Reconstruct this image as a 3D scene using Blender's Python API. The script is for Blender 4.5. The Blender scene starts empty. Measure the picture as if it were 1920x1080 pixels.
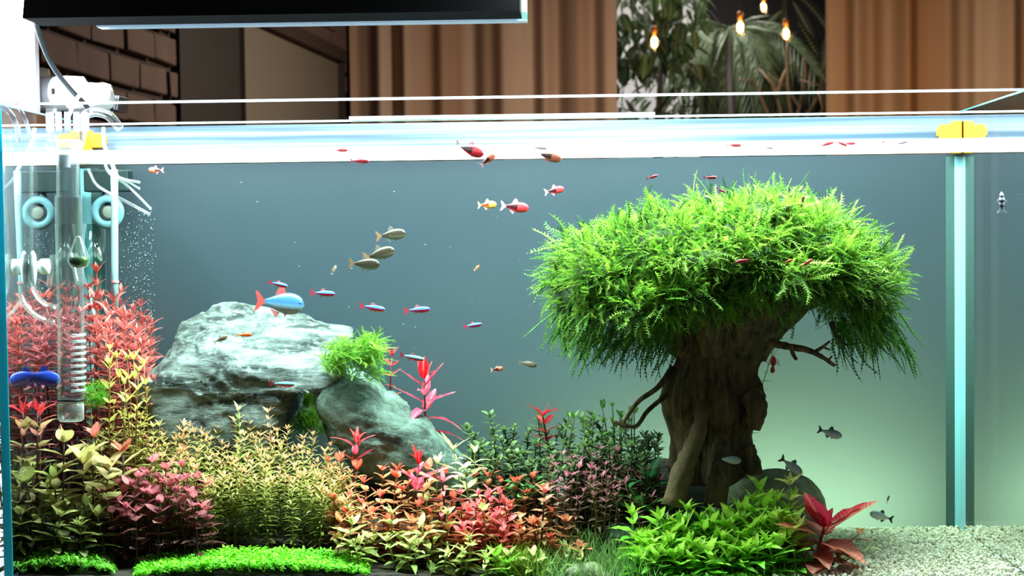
import bpy, bmesh, math, random
import numpy as np
from mathutils import Vector, Matrix, noise as mnoise

random.seed(7)
rng = np.random.default_rng(7)
scene = bpy.context.scene
COL = scene.collection
R = math.radians
pi = math.pi

# ------------------------------------------------------------------ camera
F_PX = 4103.0
VPX, VPY = 1073.0, 450.0            # where the depth axis vanishes
PITCH = R(3.3)
CX, CY = 960.0, VPY + math.tan(PITCH) * F_PX
ROLL = R(0.72)
CAM = Vector((0.053, -1.93, 1.124))
Yc = Vector(((VPX - CX) / F_PX, (CY - VPY) / F_PX, -1.0)).normalized()
Xc = Vector((math.cos(ROLL), math.sin(ROLL), 0.0))
Xc = (Xc - Yc * Xc.dot(Yc)).normalized()
Zc = Xc.cross(Yc)
RW = Matrix((Xc, Yc, Zc))           # camera space -> world
cam_data = bpy.data.cameras.new('camera')
cam = bpy.data.objects.new('camera', cam_data)
COL.objects.link(cam)
cam.matrix_world = Matrix.Translation(CAM) @ RW.to_4x4()
cam_data.sensor_width = 36.0
cam_data.lens = F_PX / 1920.0 * 36.0
cam_data.shift_y = (CY - 540.0) / 1920.0
cam_data.clip_start = 0.05
cam_data.clip_end = 60
cam_data.dof.use_dof = True
cam_data.dof.focus_distance = 2.09
cam_data.dof.aperture_fstop = 22
scene.camera = cam


def P(px, py, Y):
    """World point on the plane y=Y seen at a pixel of the 1920x1080 frame."""
    d = RW @ Vector(((px - CX) / F_PX, -(py - CY) / F_PX, -1.0))
    return CAM + d * ((Y - CAM.y) / d.y)


def pxm(Y):
    return (Y - CAM.y) / F_PX


def proj(p):
    q = RW.transposed() @ (Vector(p) - CAM)
    return CX + q.x / -q.z * F_PX, CY - q.y / -q.z * F_PX


def lin(c):
    return tuple((v / 255 / 12.92) if v / 255 <= 0.04045 else ((v / 255 + 0.055) / 1.055) ** 2.4 for v in c)


# ------------------------------------------------------------------ world and lights
W = bpy.data.worlds.new('world')
scene.world = W
W.use_nodes = True
W.node_tree.nodes['Background'].inputs[0].default_value = (0.8, 0.9, 1.0, 1)
W.node_tree.nodes['Background'].inputs[1].default_value = 0.26
vs = scene.view_settings
vs.view_transform = 'Standard'
vs.look = 'None'
vs.gamma = 1.0
vs.use_curve_mapping = False
vs.exposure = 0.0
cy = scene.cycles
cy.use_denoising = True
cy.max_bounces = 10
cy.diffuse_bounces = 5
cy.glossy_bounces = 4
cy.transmission_bounces = 6
cy.transparent_max_bounces = 32
cy.caustics_reflective = False
cy.caustics_refractive = False
cy.sample_clamp_indirect = 8.0


def area_light(name, loc, sx, sy, power, col, rot=(0, 0, 0), spread=180):
    l = bpy.data.lights.new(name, 'AREA')
    l.shape = 'RECTANGLE'
    l.size, l.size_y = sx, sy
    l.energy = power
    l.color = col
    l.spread = R(spread)
    o = bpy.data.objects.new(name, l)
    COL.objects.link(o)
    o.location = loc
    o.rotation_euler = rot
    return o


LAMP_L = area_light('led_light', (-0.20, 0.10, 1.326), 0.42, 0.07, 13.0, (0.82, 0.93, 1.0), spread=172)
LAMP_R = area_light('led_light', (0.235, 0.085, 1.405), 0.44, 0.09, 18.5, (0.82, 0.93, 1.0), spread=172)
area_light('ceiling_light', (1.25, 6.3, 2.9), 0.5, 0.5, 265.0, (1.0, 0.82, 0.66))
# added light beyond the frame that bleaches the pillar
PILLAR_LIGHT = area_light('added_pillar_light', (-0.78, 0.05, 1.75), 0.2, 0.2, 9.0, (0.9, 0.96, 1.0), spread=70)
PILLAR_LIGHT.rotation_euler = (Vector((-0.54, 0.48, 1.27)) - PILLAR_LIGHT.location).to_track_quat('-Z', 'Y').to_euler()
# added light behind the frosted film that brightens the bare end
BL = area_light('added_back_light', (0.235, 0.44, 0.815), 0.34, 0.03, 7.0, (0.82, 1.0, 0.70))
BL.rotation_euler = (Vector((0.235, 0.34, 0.90)) - BL.location).to_track_quat('-Z', 'Y').to_euler()

# ------------------------------------------------------------------ helpers


def tag(o, label=None, cat=None, group=None, kind=None):
    if label: o['label'] = label
    if cat: o['category'] = cat
    if group: o['group'] = group
    if kind: o['kind'] = kind
    return o


def empty(name, loc=(0, 0, 0), rotz=0.0):
    o = bpy.data.objects.new(name, None)
    o.empty_display_size = 0.01
    COL.objects.link(o)
    o.location = loc
    o.rotation_euler = (0, 0, rotz)
    return o


def link(name, me, parent=None):
    o = bpy.data.objects.new(name, me)
    COL.objects.link(o)
    if parent is not None:
        o.parent = parent
    return o


class MB:
    def __init__(self):
        self.v, self.f, self.m = [], [], []

    def add(self, vs_, fs_, mi=0):
        b = len(self.v)
        self.v += [tuple(p) for p in vs_]
        self.f += [tuple(i + b for i in q) for q in fs_]
        self.m += [mi] * len(fs_)
        return self

    def box(self, x0, x1, y0, y1, z0, z1, mi=0):
        v = [(x, y, z) for z in (z0, z1) for y in (y0, y1) for x in (x0, x1)]
        f = [(0, 2, 3, 1), (4, 5, 7, 6), (0, 1, 5, 4), (2, 6, 7, 3), (0, 4, 6, 2), (1, 3, 7, 5)]
        return self.add(v, f, mi)

    def tube(self, pts, r, n=8, cap=True, mi=0):
        pts = [Vector(p) for p in pts]
        rs = r if isinstance(r, (list, tuple)) else [r] * len(pts)
        vs_, fs_ = [], []
        u = None
        for i, p in enumerate(pts):
            d = (pts[min(i + 1, len(pts) - 1)] - pts[max(i - 1, 0)]).normalized()
            if u is None:
                u = d.orthogonal().normalized()
            u = (u - d * u.dot(d))
            u = u.normalized() if u.length > 1e-6 else d.orthogonal().normalized()
            w = d.cross(u)
            for k in range(n):
                a = 2 * pi * k / n
                vs_.append(p + (u * math.cos(a) + w * math.sin(a)) * rs[i])
        for i in range(len(pts) - 1):
            for k in range(n):
                k2 = (k + 1) % n
                fs_.append((i * n + k, i * n + k2, (i + 1) * n + k2, (i + 1) * n + k))
        if cap:
            fs_.append(tuple(range(n - 1, -1, -1)))
            fs_.append(tuple(range((len(pts) - 1) * n, len(pts) * n)))
        return self.add(vs_, fs_, mi)

    def lathe(self, c, prof, n=20, axis='z', mi=0):
        """prof: (radius, offset along the axis) from the base c."""
        c = Vector(c)
        vs_, fs_ = [], []
        for r, h in prof:
            for k in range(n):
                a = 2 * pi * k / n
                q = (r * math.cos(a), r * math.sin(a), h)
                if axis == 'y': q = (q[0], q[2], q[1])
                if axis == 'x': q = (q[2], q[0], q[1])
                vs_.append(c + Vector(q))
        for i in range(len(prof) - 1):
            for k in range(n):
                k2 = (k + 1) % n
                fs_.append((i * n + k, i * n + k2, (i + 1) * n + k2, (i + 1) * n + k))
        fs_.append(tuple(range(n - 1, -1, -1)))
        fs_.append(tuple(range((len(prof) - 1) * n, len(prof) * n)))
        return self.add(vs_, fs_, mi)

    def mesh(self, name, mats, smooth=False):
        me = bpy.data.meshes.new(name)
        me.from_pydata(self.v, [], self.f)
        for m in (mats if isinstance(mats, (list, tuple)) else [mats]):
            me.materials.append(m)
        if any(self.m):
            me.polygons.foreach_set('material_index', self.m)
        if smooth:
            me.polygons.foreach_set('use_smooth', [True] * len(me.polygons))
        me.update()
        return me

    def build(self, name, mats, parent=None, smooth=False, bevel=0.0):
        o = link(name, self.mesh(name, mats, smooth), parent)
        if bevel:
            b = o.modifiers.new('bevel', 'BEVEL')
            b.width = bevel
            b.segments = 2
            b.limit_method = 'ANGLE'
        return o


def np_mesh(name, V, faces, mat, cols=None, smooth=True, nper=None):
    """Fast mesh of equal-sized polygons (faces: (n,k) int array), optional per-vertex colours."""
    me = bpy.data.meshes.new(name)
    V = np.asarray(V, dtype=np.float32)
    faces = np.asarray(faces, dtype=np.int32)
    nf, k = faces.shape
    me.vertices.add(len(V))
    me.vertices.foreach_set('co', V.ravel())
    me.loops.add(nf * k)
    me.loops.foreach_set('vertex_index', faces.ravel())
    me.polygons.add(nf)
    me.polygons.foreach_set('loop_start', np.arange(0, nf * k, k, dtype=np.int32))
    me.polygons.foreach_set('use_smooth', np.ones(nf, dtype=bool) if smooth else np.zeros(nf, dtype=bool))
    if cols is not None:
        ca = me.color_attributes.new('Col', 'FLOAT_COLOR', 'POINT')
        c4 = np.ones((len(V), 4), dtype=np.float32)
        c4[:, :3] = cols
        ca.data.foreach_set('color', c4.ravel())
    me.materials.append(mat)
    me.update(calc_edges=True)
    me.validate()
    return me


# ------------------------------------------------------------------ materials
def new_mat(name):
    m = bpy.data.materials.new(name)
    m.use_nodes = True
    nt = m.node_tree
    nt.nodes.clear()
    out = nt.nodes.new('ShaderNodeOutputMaterial')
    return m, nt, out


def nd(nt, t, **kw):
    n = nt.nodes.new('ShaderNode' + t)
    for k, v in kw.items():
        if k in n.inputs:
            n.inputs[k].default_value = v
        else:
            setattr(n, k, v)
    return n


def rgba(c):
    return (c[0], c[1], c[2], 1.0)


def mixc(nt, fac, a, b, blend='MIX'):
    n = nt.nodes.new('ShaderNodeMix')
    n.data_type = 'RGBA'
    n.blend_type = blend
    for i, v in ((0, fac), (6, a), (7, b)):
        if hasattr(v, 'links'):
            nt.links.new(v, n.inputs[i])
        elif isinstance(v, (int, float)):
            n.inputs[i].default_value = v
        else:
            n.inputs[i].default_value = rgba(v)
    return n.outputs[2]


def pmat(name, col, rough=0.6, metal=0.0, var=0.15, scale=30.0, bump=0.0, bscale=80.0, spec=0.4, emit=None, estr=0.0):
    m, nt, out = new_mat(name)
    L = nt.links
    c = lin(col)
    p = nd(nt, 'BsdfPrincipled', Roughness=rough, Metallic=metal)
    p.inputs['Specular IOR Level'].default_value = spec
    tc = nd(nt, 'TexCoord')
    nz = nd(nt, 'TexNoise', Scale=scale, Detail=4.0)
    L.new(tc.outputs['Object'], nz.inputs['Vector'])
    L.new(mixc(nt, nz.outputs['Fac'], [v * (1 - var) for v in c], [min(1, v * (1 + var)) for v in c]), p.inputs['Base Color'])
    if bump:
        n2 = nd(nt, 'TexNoise', Scale=bscale, Detail=5.0)
        L.new(tc.outputs['Object'], n2.inputs['Vector'])
        b = nd(nt, 'Bump', Strength=bump, Distance=0.002)
        L.new(n2.outputs['Fac'], b.inputs['Height'])
        L.new(b.outputs[0], p.inputs['Normal'])
    if emit:
        p.inputs['Emission Color'].default_value = rgba(lin(emit))
        p.inputs['Emission Strength'].default_value = estr
    L.new(p.outputs[0], out.inputs[0])
    return m


def clear_glass(name, tint=(0.97, 0.985, 0.985)):
    m, nt, out = new_mat(name)
    t = nd(nt, 'BsdfTransparent', Color=rgba(tint))
    nt.links.new(t.outputs[0], out.inputs[0])
    return m


def thin_glass(name, tint=(0.97, 0.99, 0.99), f0=0.05, f1=0.5, white=0.0, power=2.0, rough=0.03):
    """Thin clear glass: transparent face-on, reflecting and greyer towards its rims."""
    m, nt, out = new_mat(name)
    L = nt.links
    t = nd(nt, 'BsdfTransparent', Color=rgba(tint))
    g = nd(nt, 'BsdfGlossy', Roughness=rough, Color=(1, 1, 1, 1))
    lw = nd(nt, 'LayerWeight', Blend=0.5)
    pw = nd(nt, 'Math', operation='POWER')
    L.new(lw.outputs['Facing'], pw.inputs[0]); pw.inputs[1].default_value = power
    mr = nd(nt, 'MapRange')
    L.new(pw.outputs[0], mr.inputs['Value'])
    mr.inputs['To Min'].default_value = f0
    mr.inputs['To Max'].default_value = f1
    mx = nd(nt, 'MixShader')
    L.new(mr.outputs[0], mx.inputs[0])
    L.new(t.outputs[0], mx.inputs[1])
    last = g.outputs[0]
    if white:
        d = nd(nt, 'BsdfDiffuse', Color=(0.85, 0.93, 0.95, 1))
        tl = nd(nt, 'BsdfTranslucent', Color=(0.85, 0.93, 0.95, 1))
        m0 = nd(nt, 'MixShader'); m0.inputs[0].default_value = 0.5
        L.new(d.outputs[0], m0.inputs[1]); L.new(tl.outputs[0], m0.inputs[2])
        m2 = nd(nt, 'MixShader'); m2.inputs[0].default_value = white
        L.new(g.outputs[0], m2.inputs[1]); L.new(m0.outputs[0], m2.inputs[2])
        last = m2.outputs[0]
    L.new(last, mx.inputs[2])
    L.new(mx.outputs[0], out.inputs[0])
    return m


def leaf_mat(name, attr=False, transl=0.35, rough=0.42, var=0.25, rib=True):
    m, nt, out = new_mat(name)
    L = nt.links
    if attr:
        src = nd(nt, 'Attribute', attribute_name='Col').outputs['Color']
    else:
        src = nd(nt, 'ObjectInfo').outputs['Color']
    tc = nd(nt, 'TexCoord')
    nz = nd(nt, 'TexNoise', Scale=3.0 if not attr else 90.0, Detail=3.0)
    L.new(tc.outputs['Object'], nz.inputs['Vector'])
    dark = mixc(nt, 1.0, src, (1 - var, 1 - var, 1 - var), 'MULTIPLY')
    lite = mixc(nt, 1.0, src, (1 + var, 1 + var, 1 + var), 'MULTIPLY')
    c = mixc(nt, nz.outputs['Fac'], dark, lite)
    p = nd(nt, 'BsdfPrincipled', Roughness=rough)
    p.inputs['Specular IOR Level'].default_value = 0.35
    if rib and not attr:
        sx = nd(nt, 'SeparateXYZ')
        L.new(tc.outputs['Object'], sx.inputs[0])
        ab = nd(nt, 'Math', operation='ABSOLUTE'); L.new(sx.outputs[0], ab.inputs[0])
        mr = nd(nt, 'MapRange'); L.new(ab.outputs[0], mr.inputs['Value'])
        mr.inputs['From Min'].default_value = 0.012; mr.inputs['From Max'].default_value = 0.03
        mr.inputs['To Min'].default_value = 0.45; mr.inputs['To Max'].default_value = 0.0
        c = mixc(nt, mr.outputs[0], c, mixc(nt, 0.4, src, (0.8, 0.8, 0.5)))
        wv = nd(nt, 'TexWave', Scale=4.5, Distortion=1.5)
        wv.bands_direction = 'Y'
        L.new(tc.outputs['Object'], wv.inputs['Vector'])
        b = nd(nt, 'Bump', Strength=0.25, Distance=0.02)
        L.new(wv.outputs['Fac'], b.inputs['Height']); L.new(b.outputs[0], p.inputs['Normal'])
    L.new(c, p.inputs['Base Color'])
    t = nd(nt, 'BsdfTranslucent'); L.new(c, t.inputs['Color'])
    mx = nd(nt, 'MixShader'); mx.inputs[0].default_value = transl
    L.new(p.outputs[0], mx.inputs[1]); L.new(t.outputs[0], mx.inputs[2])
    L.new(mx.outputs[0], out.inputs[0])
    return m


def rock_mat(name, dark, light, scale=22.0, strat=4.0, thr=(0.42, 0.62)):
    m, nt, out = new_mat(name)
    L = nt.links
    tc = nd(nt, 'TexCoord')
    mp = nd(nt, 'Mapping'); mp.inputs['Scale'].default_value = (1, 1, strat)
    L.new(tc.outputs['Object'], mp.inputs['Vector'])
    nz = nd(nt, 'TexNoise', Scale=scale, Detail=9.0, Roughness=0.65, Distortion=0.6)
    L.new(mp.outputs[0], nz.inputs['Vector'])
    mr = nd(nt, 'MapRange'); L.new(nz.outputs['Fac'], mr.inputs['Value'])
    mr.inputs['From Min'].default_value, mr.inputs['From Max'].default_value = thr
    c = mixc(nt, mr.outputs[0], lin(dark), lin(light))
    n2 = nd(nt, 'TexNoise', Scale=160.0, Detail=4.0)
    L.new(tc.outputs['Object'], n2.inputs['Vector'])
    c = mixc(nt, mixf(nt, n2.outputs['Fac'], 0.55, 0.7, 0.0, 0.5), c, lin(light))
    p = nd(nt, 'BsdfPrincipled', Roughness=0.8); L.new(c, p.inputs['Base Color'])
    n3 = nd(nt, 'TexNoise', Scale=scale * 2.6, Detail=10.0, Roughness=0.7)
    L.new(mp.outputs[0], n3.inputs['Vector'])
    b = nd(nt, 'Bump', Strength=0.9, Distance=0.006); L.new(n3.outputs['Fac'], b.inputs['Height'])
    L.new(b.outputs[0], p.inputs['Normal'])
    L.new(p.outputs[0], out.inputs[0])
    return m


def mixf(nt, val, a0, a1, b0, b1):
    mr = nt.nodes.new('ShaderNodeMapRange')
    nt.links.new(val, mr.inputs['Value'])
    for k, v in (('From Min', a0), ('From Max', a1), ('To Min', b0), ('To Max', b1)):
        mr.inputs[k].default_value = v
    return mr.outputs[0]


M_LEAF = leaf_mat('leaf')
M_FINE = leaf_mat('fine_leaf', attr=True, transl=0.4, rough=0.55)
M_STEM = leaf_mat('stem', transl=0.1, rib=False)
M_GLASS = clear_glass('clear_pane')
M_TUBE = thin_glass('tube_glass', f0=0.05, f1=0.65, white=0.12, power=2.4)
M_EDGE = pmat('glass_edge', (120, 215, 225), rough=0.15, var=0.05, spec=0.8)

# ------------------------------------------------------------------ room
DEPTH_BACK = 9.0
room_floor = MB().box(-4.0, 4.2, -3.6, 12.4, -0.1, 0.0).build('floor', pmat('floor_boards', (74, 58, 46), scale=4))
tag(room_floor, kind='structure')
ceil = MB().box(-4.0, 4.2, -3.6, 12.4, 3.05, 3.15).build('ceiling', pmat('ceiling_paint', (150, 140, 130), var=0.05))
tag(ceil, kind='structure')

WU = Vector((0.069, 1.0, 0)).normalized()      # along the brick wall
WN = Vector((1.0, -0.069, 0)).normalized()     # out of it
WO = Vector((-1.36, 4.97, 0))


def wall_pt(s, z, out=0.0):
    return WO + WU * s + WN * out + Vector((0, 0, z))


def wall_s(px):
    """distance along the brick wall seen at image column px (near the middle of the frame height)"""
    d = P(px, 150, 5.0) - CAM
    # solve CAM + t d = WO + s WU in xy
    a = np.array([[d.x, -WU.x], [d.y, -WU.y]])
    t, s = np.linalg.solve(a, np.array([WO.x - CAM.x, WO.y - CAM.y]))
    return s


def wall_box(mb, s0, s1, z0, z1, o0, o1, mi=0, jit=0.0):
    v = []
    for z in (z0, z1):
        for o in (o0, o1):
            for s in (s0, s1):
                j = lambda: random.uniform(-jit, jit)
                v.append(wall_pt(s + j(), z + j(), o + j() * .5))
    f = [(0, 2, 3, 1), (4, 5, 7, 6), (0, 1, 5, 4), (2, 6, 7, 3), (0, 4, 6, 2), (1, 3, 7, 5)]
    f = [tuple(reversed(q)) for q in f]
    mb.add(v, f, mi)


M_MORTAR = pmat('mortar', (46, 38, 31), rough=0.95, bump=0.5, bscale=30)
M_BRICK = pmat('brick', (78, 62, 56), rough=0.9, var=0.35, scale=6, bump=0.7, bscale=25)
s_end = wall_s(648)
mb = MB()
wall_box(mb, -6.5, s_end, 0.0, 3.05, -0.2, -0.012)
wl = mb.build('wall_left', M_MORTAR)
tag(wl, kind='structure')
sA, sB, sC, sD = wall_s(40), wall_s(325), wall_s(446), wall_s(622)
BH, BP, BL, BPL = 0.086, 0.110, 0.335, 0.356


def brick_course(s0, s1, z, off):
    s = s0 - off
    while s < s1:
        a, b = max(s, s0), min(s + BL, s1)
        if b - a > 0.05:
            m = MB()
            wall_box(m, a, b, z, z + BH, -0.012, 0.012 + random.uniform(-.004, .006), jit=0.006)
            m.build('brick', M_BRICK, wl, bevel=0.006)
        s += BPL


for i in range(9):
    brick_course(sA, sB, 1.30 + i * BP, (i % 2) * BPL * .5 + 0.05)
for i in range(5):
    brick_course(sC + 0.25, s_end - 0.03, 2.06 + i * BP * .8, (i % 2) * BPL * .5)
for i in range(8):
    brick_course(sD + 0.12, s_end - 0.03, 1.28 + i * BP * .9, (i % 2) * BPL * .3)
# open doorway's shade put in as a black slab; pale door along brick wall
mb = MB(); wall_box(mb, sB + .02, sC - 0.05, 0, 2.35, -0.015, 0.02)
dk = mb.build('unlit_doorway', pmat('doorway_shade', (3, 3, 3), rough=0.7)); tag(dk, kind='structure')
mb = MB(); wall_box(mb, sC, sD, 0, 2.0, -0.012, 0.03)
dr = mb.build('door_1', pmat('pale_door', (84, 78, 68), rough=0.7, var=0.1, scale=2)); tag(dr, kind='structure')
mb = MB()
wall_box(mb, sC - .07, sD + .1, 2.0, 2.06, -.012, .06)
mb.build('door_frame', pmat('dark_wood', (38, 29, 22)), dr)
mb = MB(); wall_box(mb, sD, sD + .1, 0, 2.0, -.012, .05)
mb.build('door_frame', bpy.data.materials['dark_wood'], dr)
mb = MB(); wall_box(mb, s_end, s_end + .06, 0, 3.05, -.2, .06)
tr = mb.build('trim_1', bpy.data.materials['dark_wood']); tag(tr, kind='structure')

YB = DEPTH_BACK
xl, xo0, xo1 = P(640, 100, YB).x, P(1120, 100, YB).x, P(1585, 100, YB).x
M_WB = pmat('back_wall_paint', (96, 80, 64), var=0.06)
bw = MB().box(-4.0, xo0, YB + .12, YB + .3, 0, 3.05).box(xo1, 4.2, YB + .12, YB + .3, 0, 3.05) \
    .box(xo0, xo1, YB + .12, YB + .3, 2.7, 3.05).box(xo0, xo1, YB + .12, YB + .3, 0, 0.35).build('wall_back', M_WB)
tag(bw, kind='structure')
rw = MB().box(4.0, 4.2, -3.6, 12.4, 0, 3.05).build('wall_right', M_WB); tag(rw, kind='structure')
xw0, xw1 = P(1135, 100, 12.0).x, P(1310, 100, 12.0).x
fw = MB().box(xw0 - .3, xw1, 12.0, 12.1, 0, 3.05).build('wall_far', pmat('white_far_wall', (225, 222, 225), var=0.03)); tag(fw, kind='structure')
fd = MB().box(xw1, 4.2, 12.25, 12.4, 0, 3.05).build('wall_behind_plants', pmat('dark_far_wall', (16, 16, 18))); tag(fd, kind='structure')
area_light('garden_room_light', (P(1230, 0, 10.8).x, 10.9, 2.95), 0.8, 0.5, 34.0, (1.0, 0.95, 0.88))


def curtain_mat(name, c1, c2, seed, stripes):
    m, nt, out = new_mat(name)
    L = nt.links
    tc = nd(nt, 'TexCoord')
    mp = nd(nt, 'Mapping'); mp.inputs['Scale'].default_value = (1, 0, 0); mp.inputs['Location'].default_value = (seed, 0, 0)
    L.new(tc.outputs['Object'], mp.inputs['Vector'])
    nz = nd(nt, 'TexNoise', Scale=stripes, Detail=2.0)
    L.new(mp.outputs[0], nz.inputs['Vector'])
    c = mixc(nt, mixf(nt, nz.outputs['Fac'], 0.38, 0.62, 0, 1), lin(c1), lin(c2))
    wv = nd(nt, 'TexNoise', Scale=400.0)
    L.new(tc.outputs['Object'], wv.inputs['Vector'])
    c = mixc(nt, mixf(nt, wv.outputs['Fac'], 0.3, 0.7, 0.0, 0.25), c, lin(c1))
    d = nd(nt, 'BsdfDiffuse'); L.new(c, d.inputs['Color'])
    t = nd(nt, 'BsdfTranslucent'); L.new(c, t.inputs['Color'])
    mx = nd(nt, 'MixShader'); mx.inputs[0].default_value = 0.25
    L.new(d.outputs[0], mx.inputs[1]); L.new(t.outputs[0], mx.inputs[2]); L.new(mx.outputs[0], out.inputs[0])
    return m


def curtain(px0, px1, tops, mat, label, seed):
    """Folded cloth from the ceiling rail to the floor, with hem and heading as parts."""
    rnd = random.Random(seed)
    xa, xb = P(px0, 100, YB).x, P(px1, 100, YB).x
    n = 260
    prof = []
    ph = [rnd.uniform(0, 6.28) for _ in range(4)]
    for i in range(n + 1):
        x = xa + (xb - xa) * i / n
        q = x * 2 * pi
        w = 0.035 * math.sin(q / .21 + ph[0] + 1.6 * math.sin(q / .8)) + 0.010 * math.sin(q / .10 + ph[1]) + 0.03 * math.sin(q / .47 + ph[2])
        prof.append((x, YB + w))
    e = empty('curtain', ((xa + xb) / 2, YB, 0.02))
    V, Fc = [], []
    zs = [0.02, 0.7, 1.4, 2.1, 2.85]
    for z in zs:
        for (x, y) in prof:
            V.append((x - e.location.x, y - YB, z - .02))
    for j in range(len(zs) - 1):
        for i in range(n):
            a = j * (n + 1) + i
            Fc.append((a, a + 1, a + n + 2, a + n + 1))
    m = MB().add(V, Fc)
    o = m.build('cloth', mat, e, smooth=True)
    s = o.modifiers.new('thick', 'SOLIDIFY'); s.thickness = 0.004
    rail = MB().tube([(xa - e.location.x, 0, 2.88), (xb - e.location.x, 0, 2.88)], 0.014, 10)
    rail.build('curtain_rod', bpy.data.materials['dark_wood'], e)
    tag(e, label, 'curtain', 'curtains across the back of the room')


curtain(655, 1156, None, curtain_mat('brown_curtain', (150, 116, 92), (190, 168, 148), 1.0, 3.0),
        'long brown pleated curtain hanging between the brick wall and the plants', 3)
curtain(1546, 2000, None, curtain_mat('amber_curtain', (128, 80, 34), (176, 150, 122), 7.3, 3.0),
        'long amber and tan pleated curtain hanging beside the bare twigs', 11)

# ---- bulbs among the plants
M_BULB = thin_glass('bulb_glass', tint=(1.0, 0.85, 0.6), f0=0.06, f1=0.5)
M_FIL = pmat('filament', (255, 200, 110), emit=(255, 214, 140), estr=34.0)
M_BRASS = pmat('brass', (150, 90, 40), metal=0.8, rough=0.35)
M_BLACK = pmat('black_plastic', (14, 14, 16), rough=0.5, spec=0.3)


def bulb(px, py, Y, size, label):
    c = P(px, py, Y)
    k = pxm(Y) * size
    e = empty('pendant_bulb', c)
    MB().lathe((0, 0, -k * 1.1), [(k * .05, 0), (k * .5, .25 * k), (k * .75, .8 * k), (k * .7, 1.3 * k), (k * .35, 1.9 * k), (k * .26, 2.1 * k)], 14).build('glass_bulb', M_BULB, e, smooth=True)
    MB().lathe((0, 0, -k * .6), [(k * .1, 0), (k * .34, .2 * k), (k * .36, 1.0 * k), (k * .1, 1.25 * k)], 10).build('filament', M_FIL, e, smooth=True)
    MB().lathe((0, 0, k * .95), [(k * .3, 0), (k * .38, .1 * k), (k * .38, .9 * k), (k * .15, 1.1 * k)], 12).build('socket', M_BRASS, e, smooth=True)
    MB().tube([(0, 0, k * 2.0), (0, 0, 3.05 - c.z)], 0.004, 6).build('cord', M_BLACK, e)
    l = bpy.data.lights.new('bulb_light', 'POINT'); l.energy = 2.2; l.color = (1, .66, .3); l.shadow_soft_size = 0.05
    o = bpy.data.objects.new('bulb_light', l); COL.objects.link(o); o.parent = e; o.location = (0, -k * 1.6, 0)
    tag(e, label, 'lamp', 'bulbs hanging among the plants')


bulb(1227, 80, 10.1, 15, 'warm filament bulb hanging before the bushy dark leaves')
bulb(1388, 52, 10.0, 15, 'warm filament bulb hanging in front of the palm fronds')
bulb(1432, 14, 10.6, 11, 'small warm bulb hanging highest of the four bulbs')
bulb(1474, 64, 9.7, 14, 'bright white filament bulb hanging above the bare twigs')


# ------------------------------------------------------------------ leaves
def leaf_mesh(name, w, curl=0.15, fold=0.25, a=0.8, b=0.8, wave=0.0, segs=6, mat=None, tip=1.0):
    V, Fc = [], []
    rows = []
    for i in range(segs + 1):
        t = i / segs
        hw = 0.5 * w * max(0.0, math.sin(pi * t ** a)) ** b if 0 < i < segs else 0
        z = -curl * t * t + curl * 0.35 * t
        if hw == 0:
            rows.append([len(V)]); V.append((0, t, z))
        else:
            wv = wave * math.sin(t * 17.0)
            rows.append([len(V), len(V) + 1, len(V) + 2])
            V += [(-hw, t, z + fold * hw + wv), (0, t, z), (hw, t, z + fold * hw - wv)]
    for r0, r1 in zip(rows, rows[1:]):
        if len(r0) == 1:
            Fc += [(r0[0], r1[1], r1[0]), (r0[0], r1[2], r1[1])]
        elif len(r1) == 1:
            Fc += [(r0[0], r0[1], r1[0]), (r0[1], r0[2], r1[0])]
        else:
            Fc += [(r0[0], r0[1], r1[1], r1[0]), (r0[1], r0[2], r1[2], r1[1])]
    return MB().add(V, Fc).mesh(name, mat or M_LEAF, smooth=True)


LEAF = {
    'narrow': [leaf_mesh('narrow_leaf', .20, c, .3, .75, .8) for c in (.05, .2, .4)],
    'lance': [leaf_mesh('lance_leaf', .30, c, .3, .8, .85, .01) for c in (.05, .22, .45)],
    'oval': [leaf_mesh('oval_leaf', .46, c, .25, .85, .75, .012) for c in (.0, .2, .4)],
    'round': [leaf_mesh('round_leaf', .66, c, .2, .85, .62) for c in (.0, .15, .35)],
    'spear': [leaf_mesh('spear_leaf', .27, c, .35, .7, .9, .015, 8) for c in (.0, .25, .55)],
    'broad': [leaf_mesh('broad_leaf', .42, c, .28, .72, .9, .02, 8) for c in (.05, .25, .5)],
}


def frame(d, up=Vector((0, 0, 1)), twist=0.0):
    y = Vector(d).normalized()
    x = y.cross(up)
    if x.length < 1e-4:
        x = Vector((1, 0, 0))
    x.normalize()
    z = x.cross(y)
    if twist:
        x, z = x * math.cos(twist) + z * math.sin(twist), z * math.cos(twist) - x * math.sin(twist)
    return x, y, z


def put_leaf(parent, meshes, pos, d, ln, col, twist=0.0, wide=1.0, name='leaf', rnd=random):
    o = bpy.data.objects.new(name, rnd.choice(meshes))
    COL.objects.link(o)
    o.parent = parent
    x, y, z = frame(d, twist=twist)
    m = Matrix.Identity(4)
    for r in range(3):
        m[r][0], m[r][1], m[r][2], m[r][3] = x[r] * ln * wide, y[r] * ln, z[r] * ln, pos[r]
    o.matrix_basis = m
    o.color = (*col, 1)
    return o


def jit(c, h=0.12, rnd=random):
    k = 1 + rnd.uniform(-h, h)
    return tuple(max(0, min(1, v * k * (1 + rnd.uniform(-h * .5, h * .5)))) for v in c)


def ramp(stops, t):
    """stops: [(t, sRGB)] -> linear colour"""
    for (t0, c0), (t1, c1) in zip(stops, stops[1:]):
        if t <= t1:
            f = (t - t0) / max(1e-6, t1 - t0)
            f = max(0, min(1, f))
            return tuple(a + (b - a) * f for a, b in zip(lin(c0), lin(c1)))
    return lin(stops[-1][1])


X_SOIL_END = P(1500, 1050, 0.08).x


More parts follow.
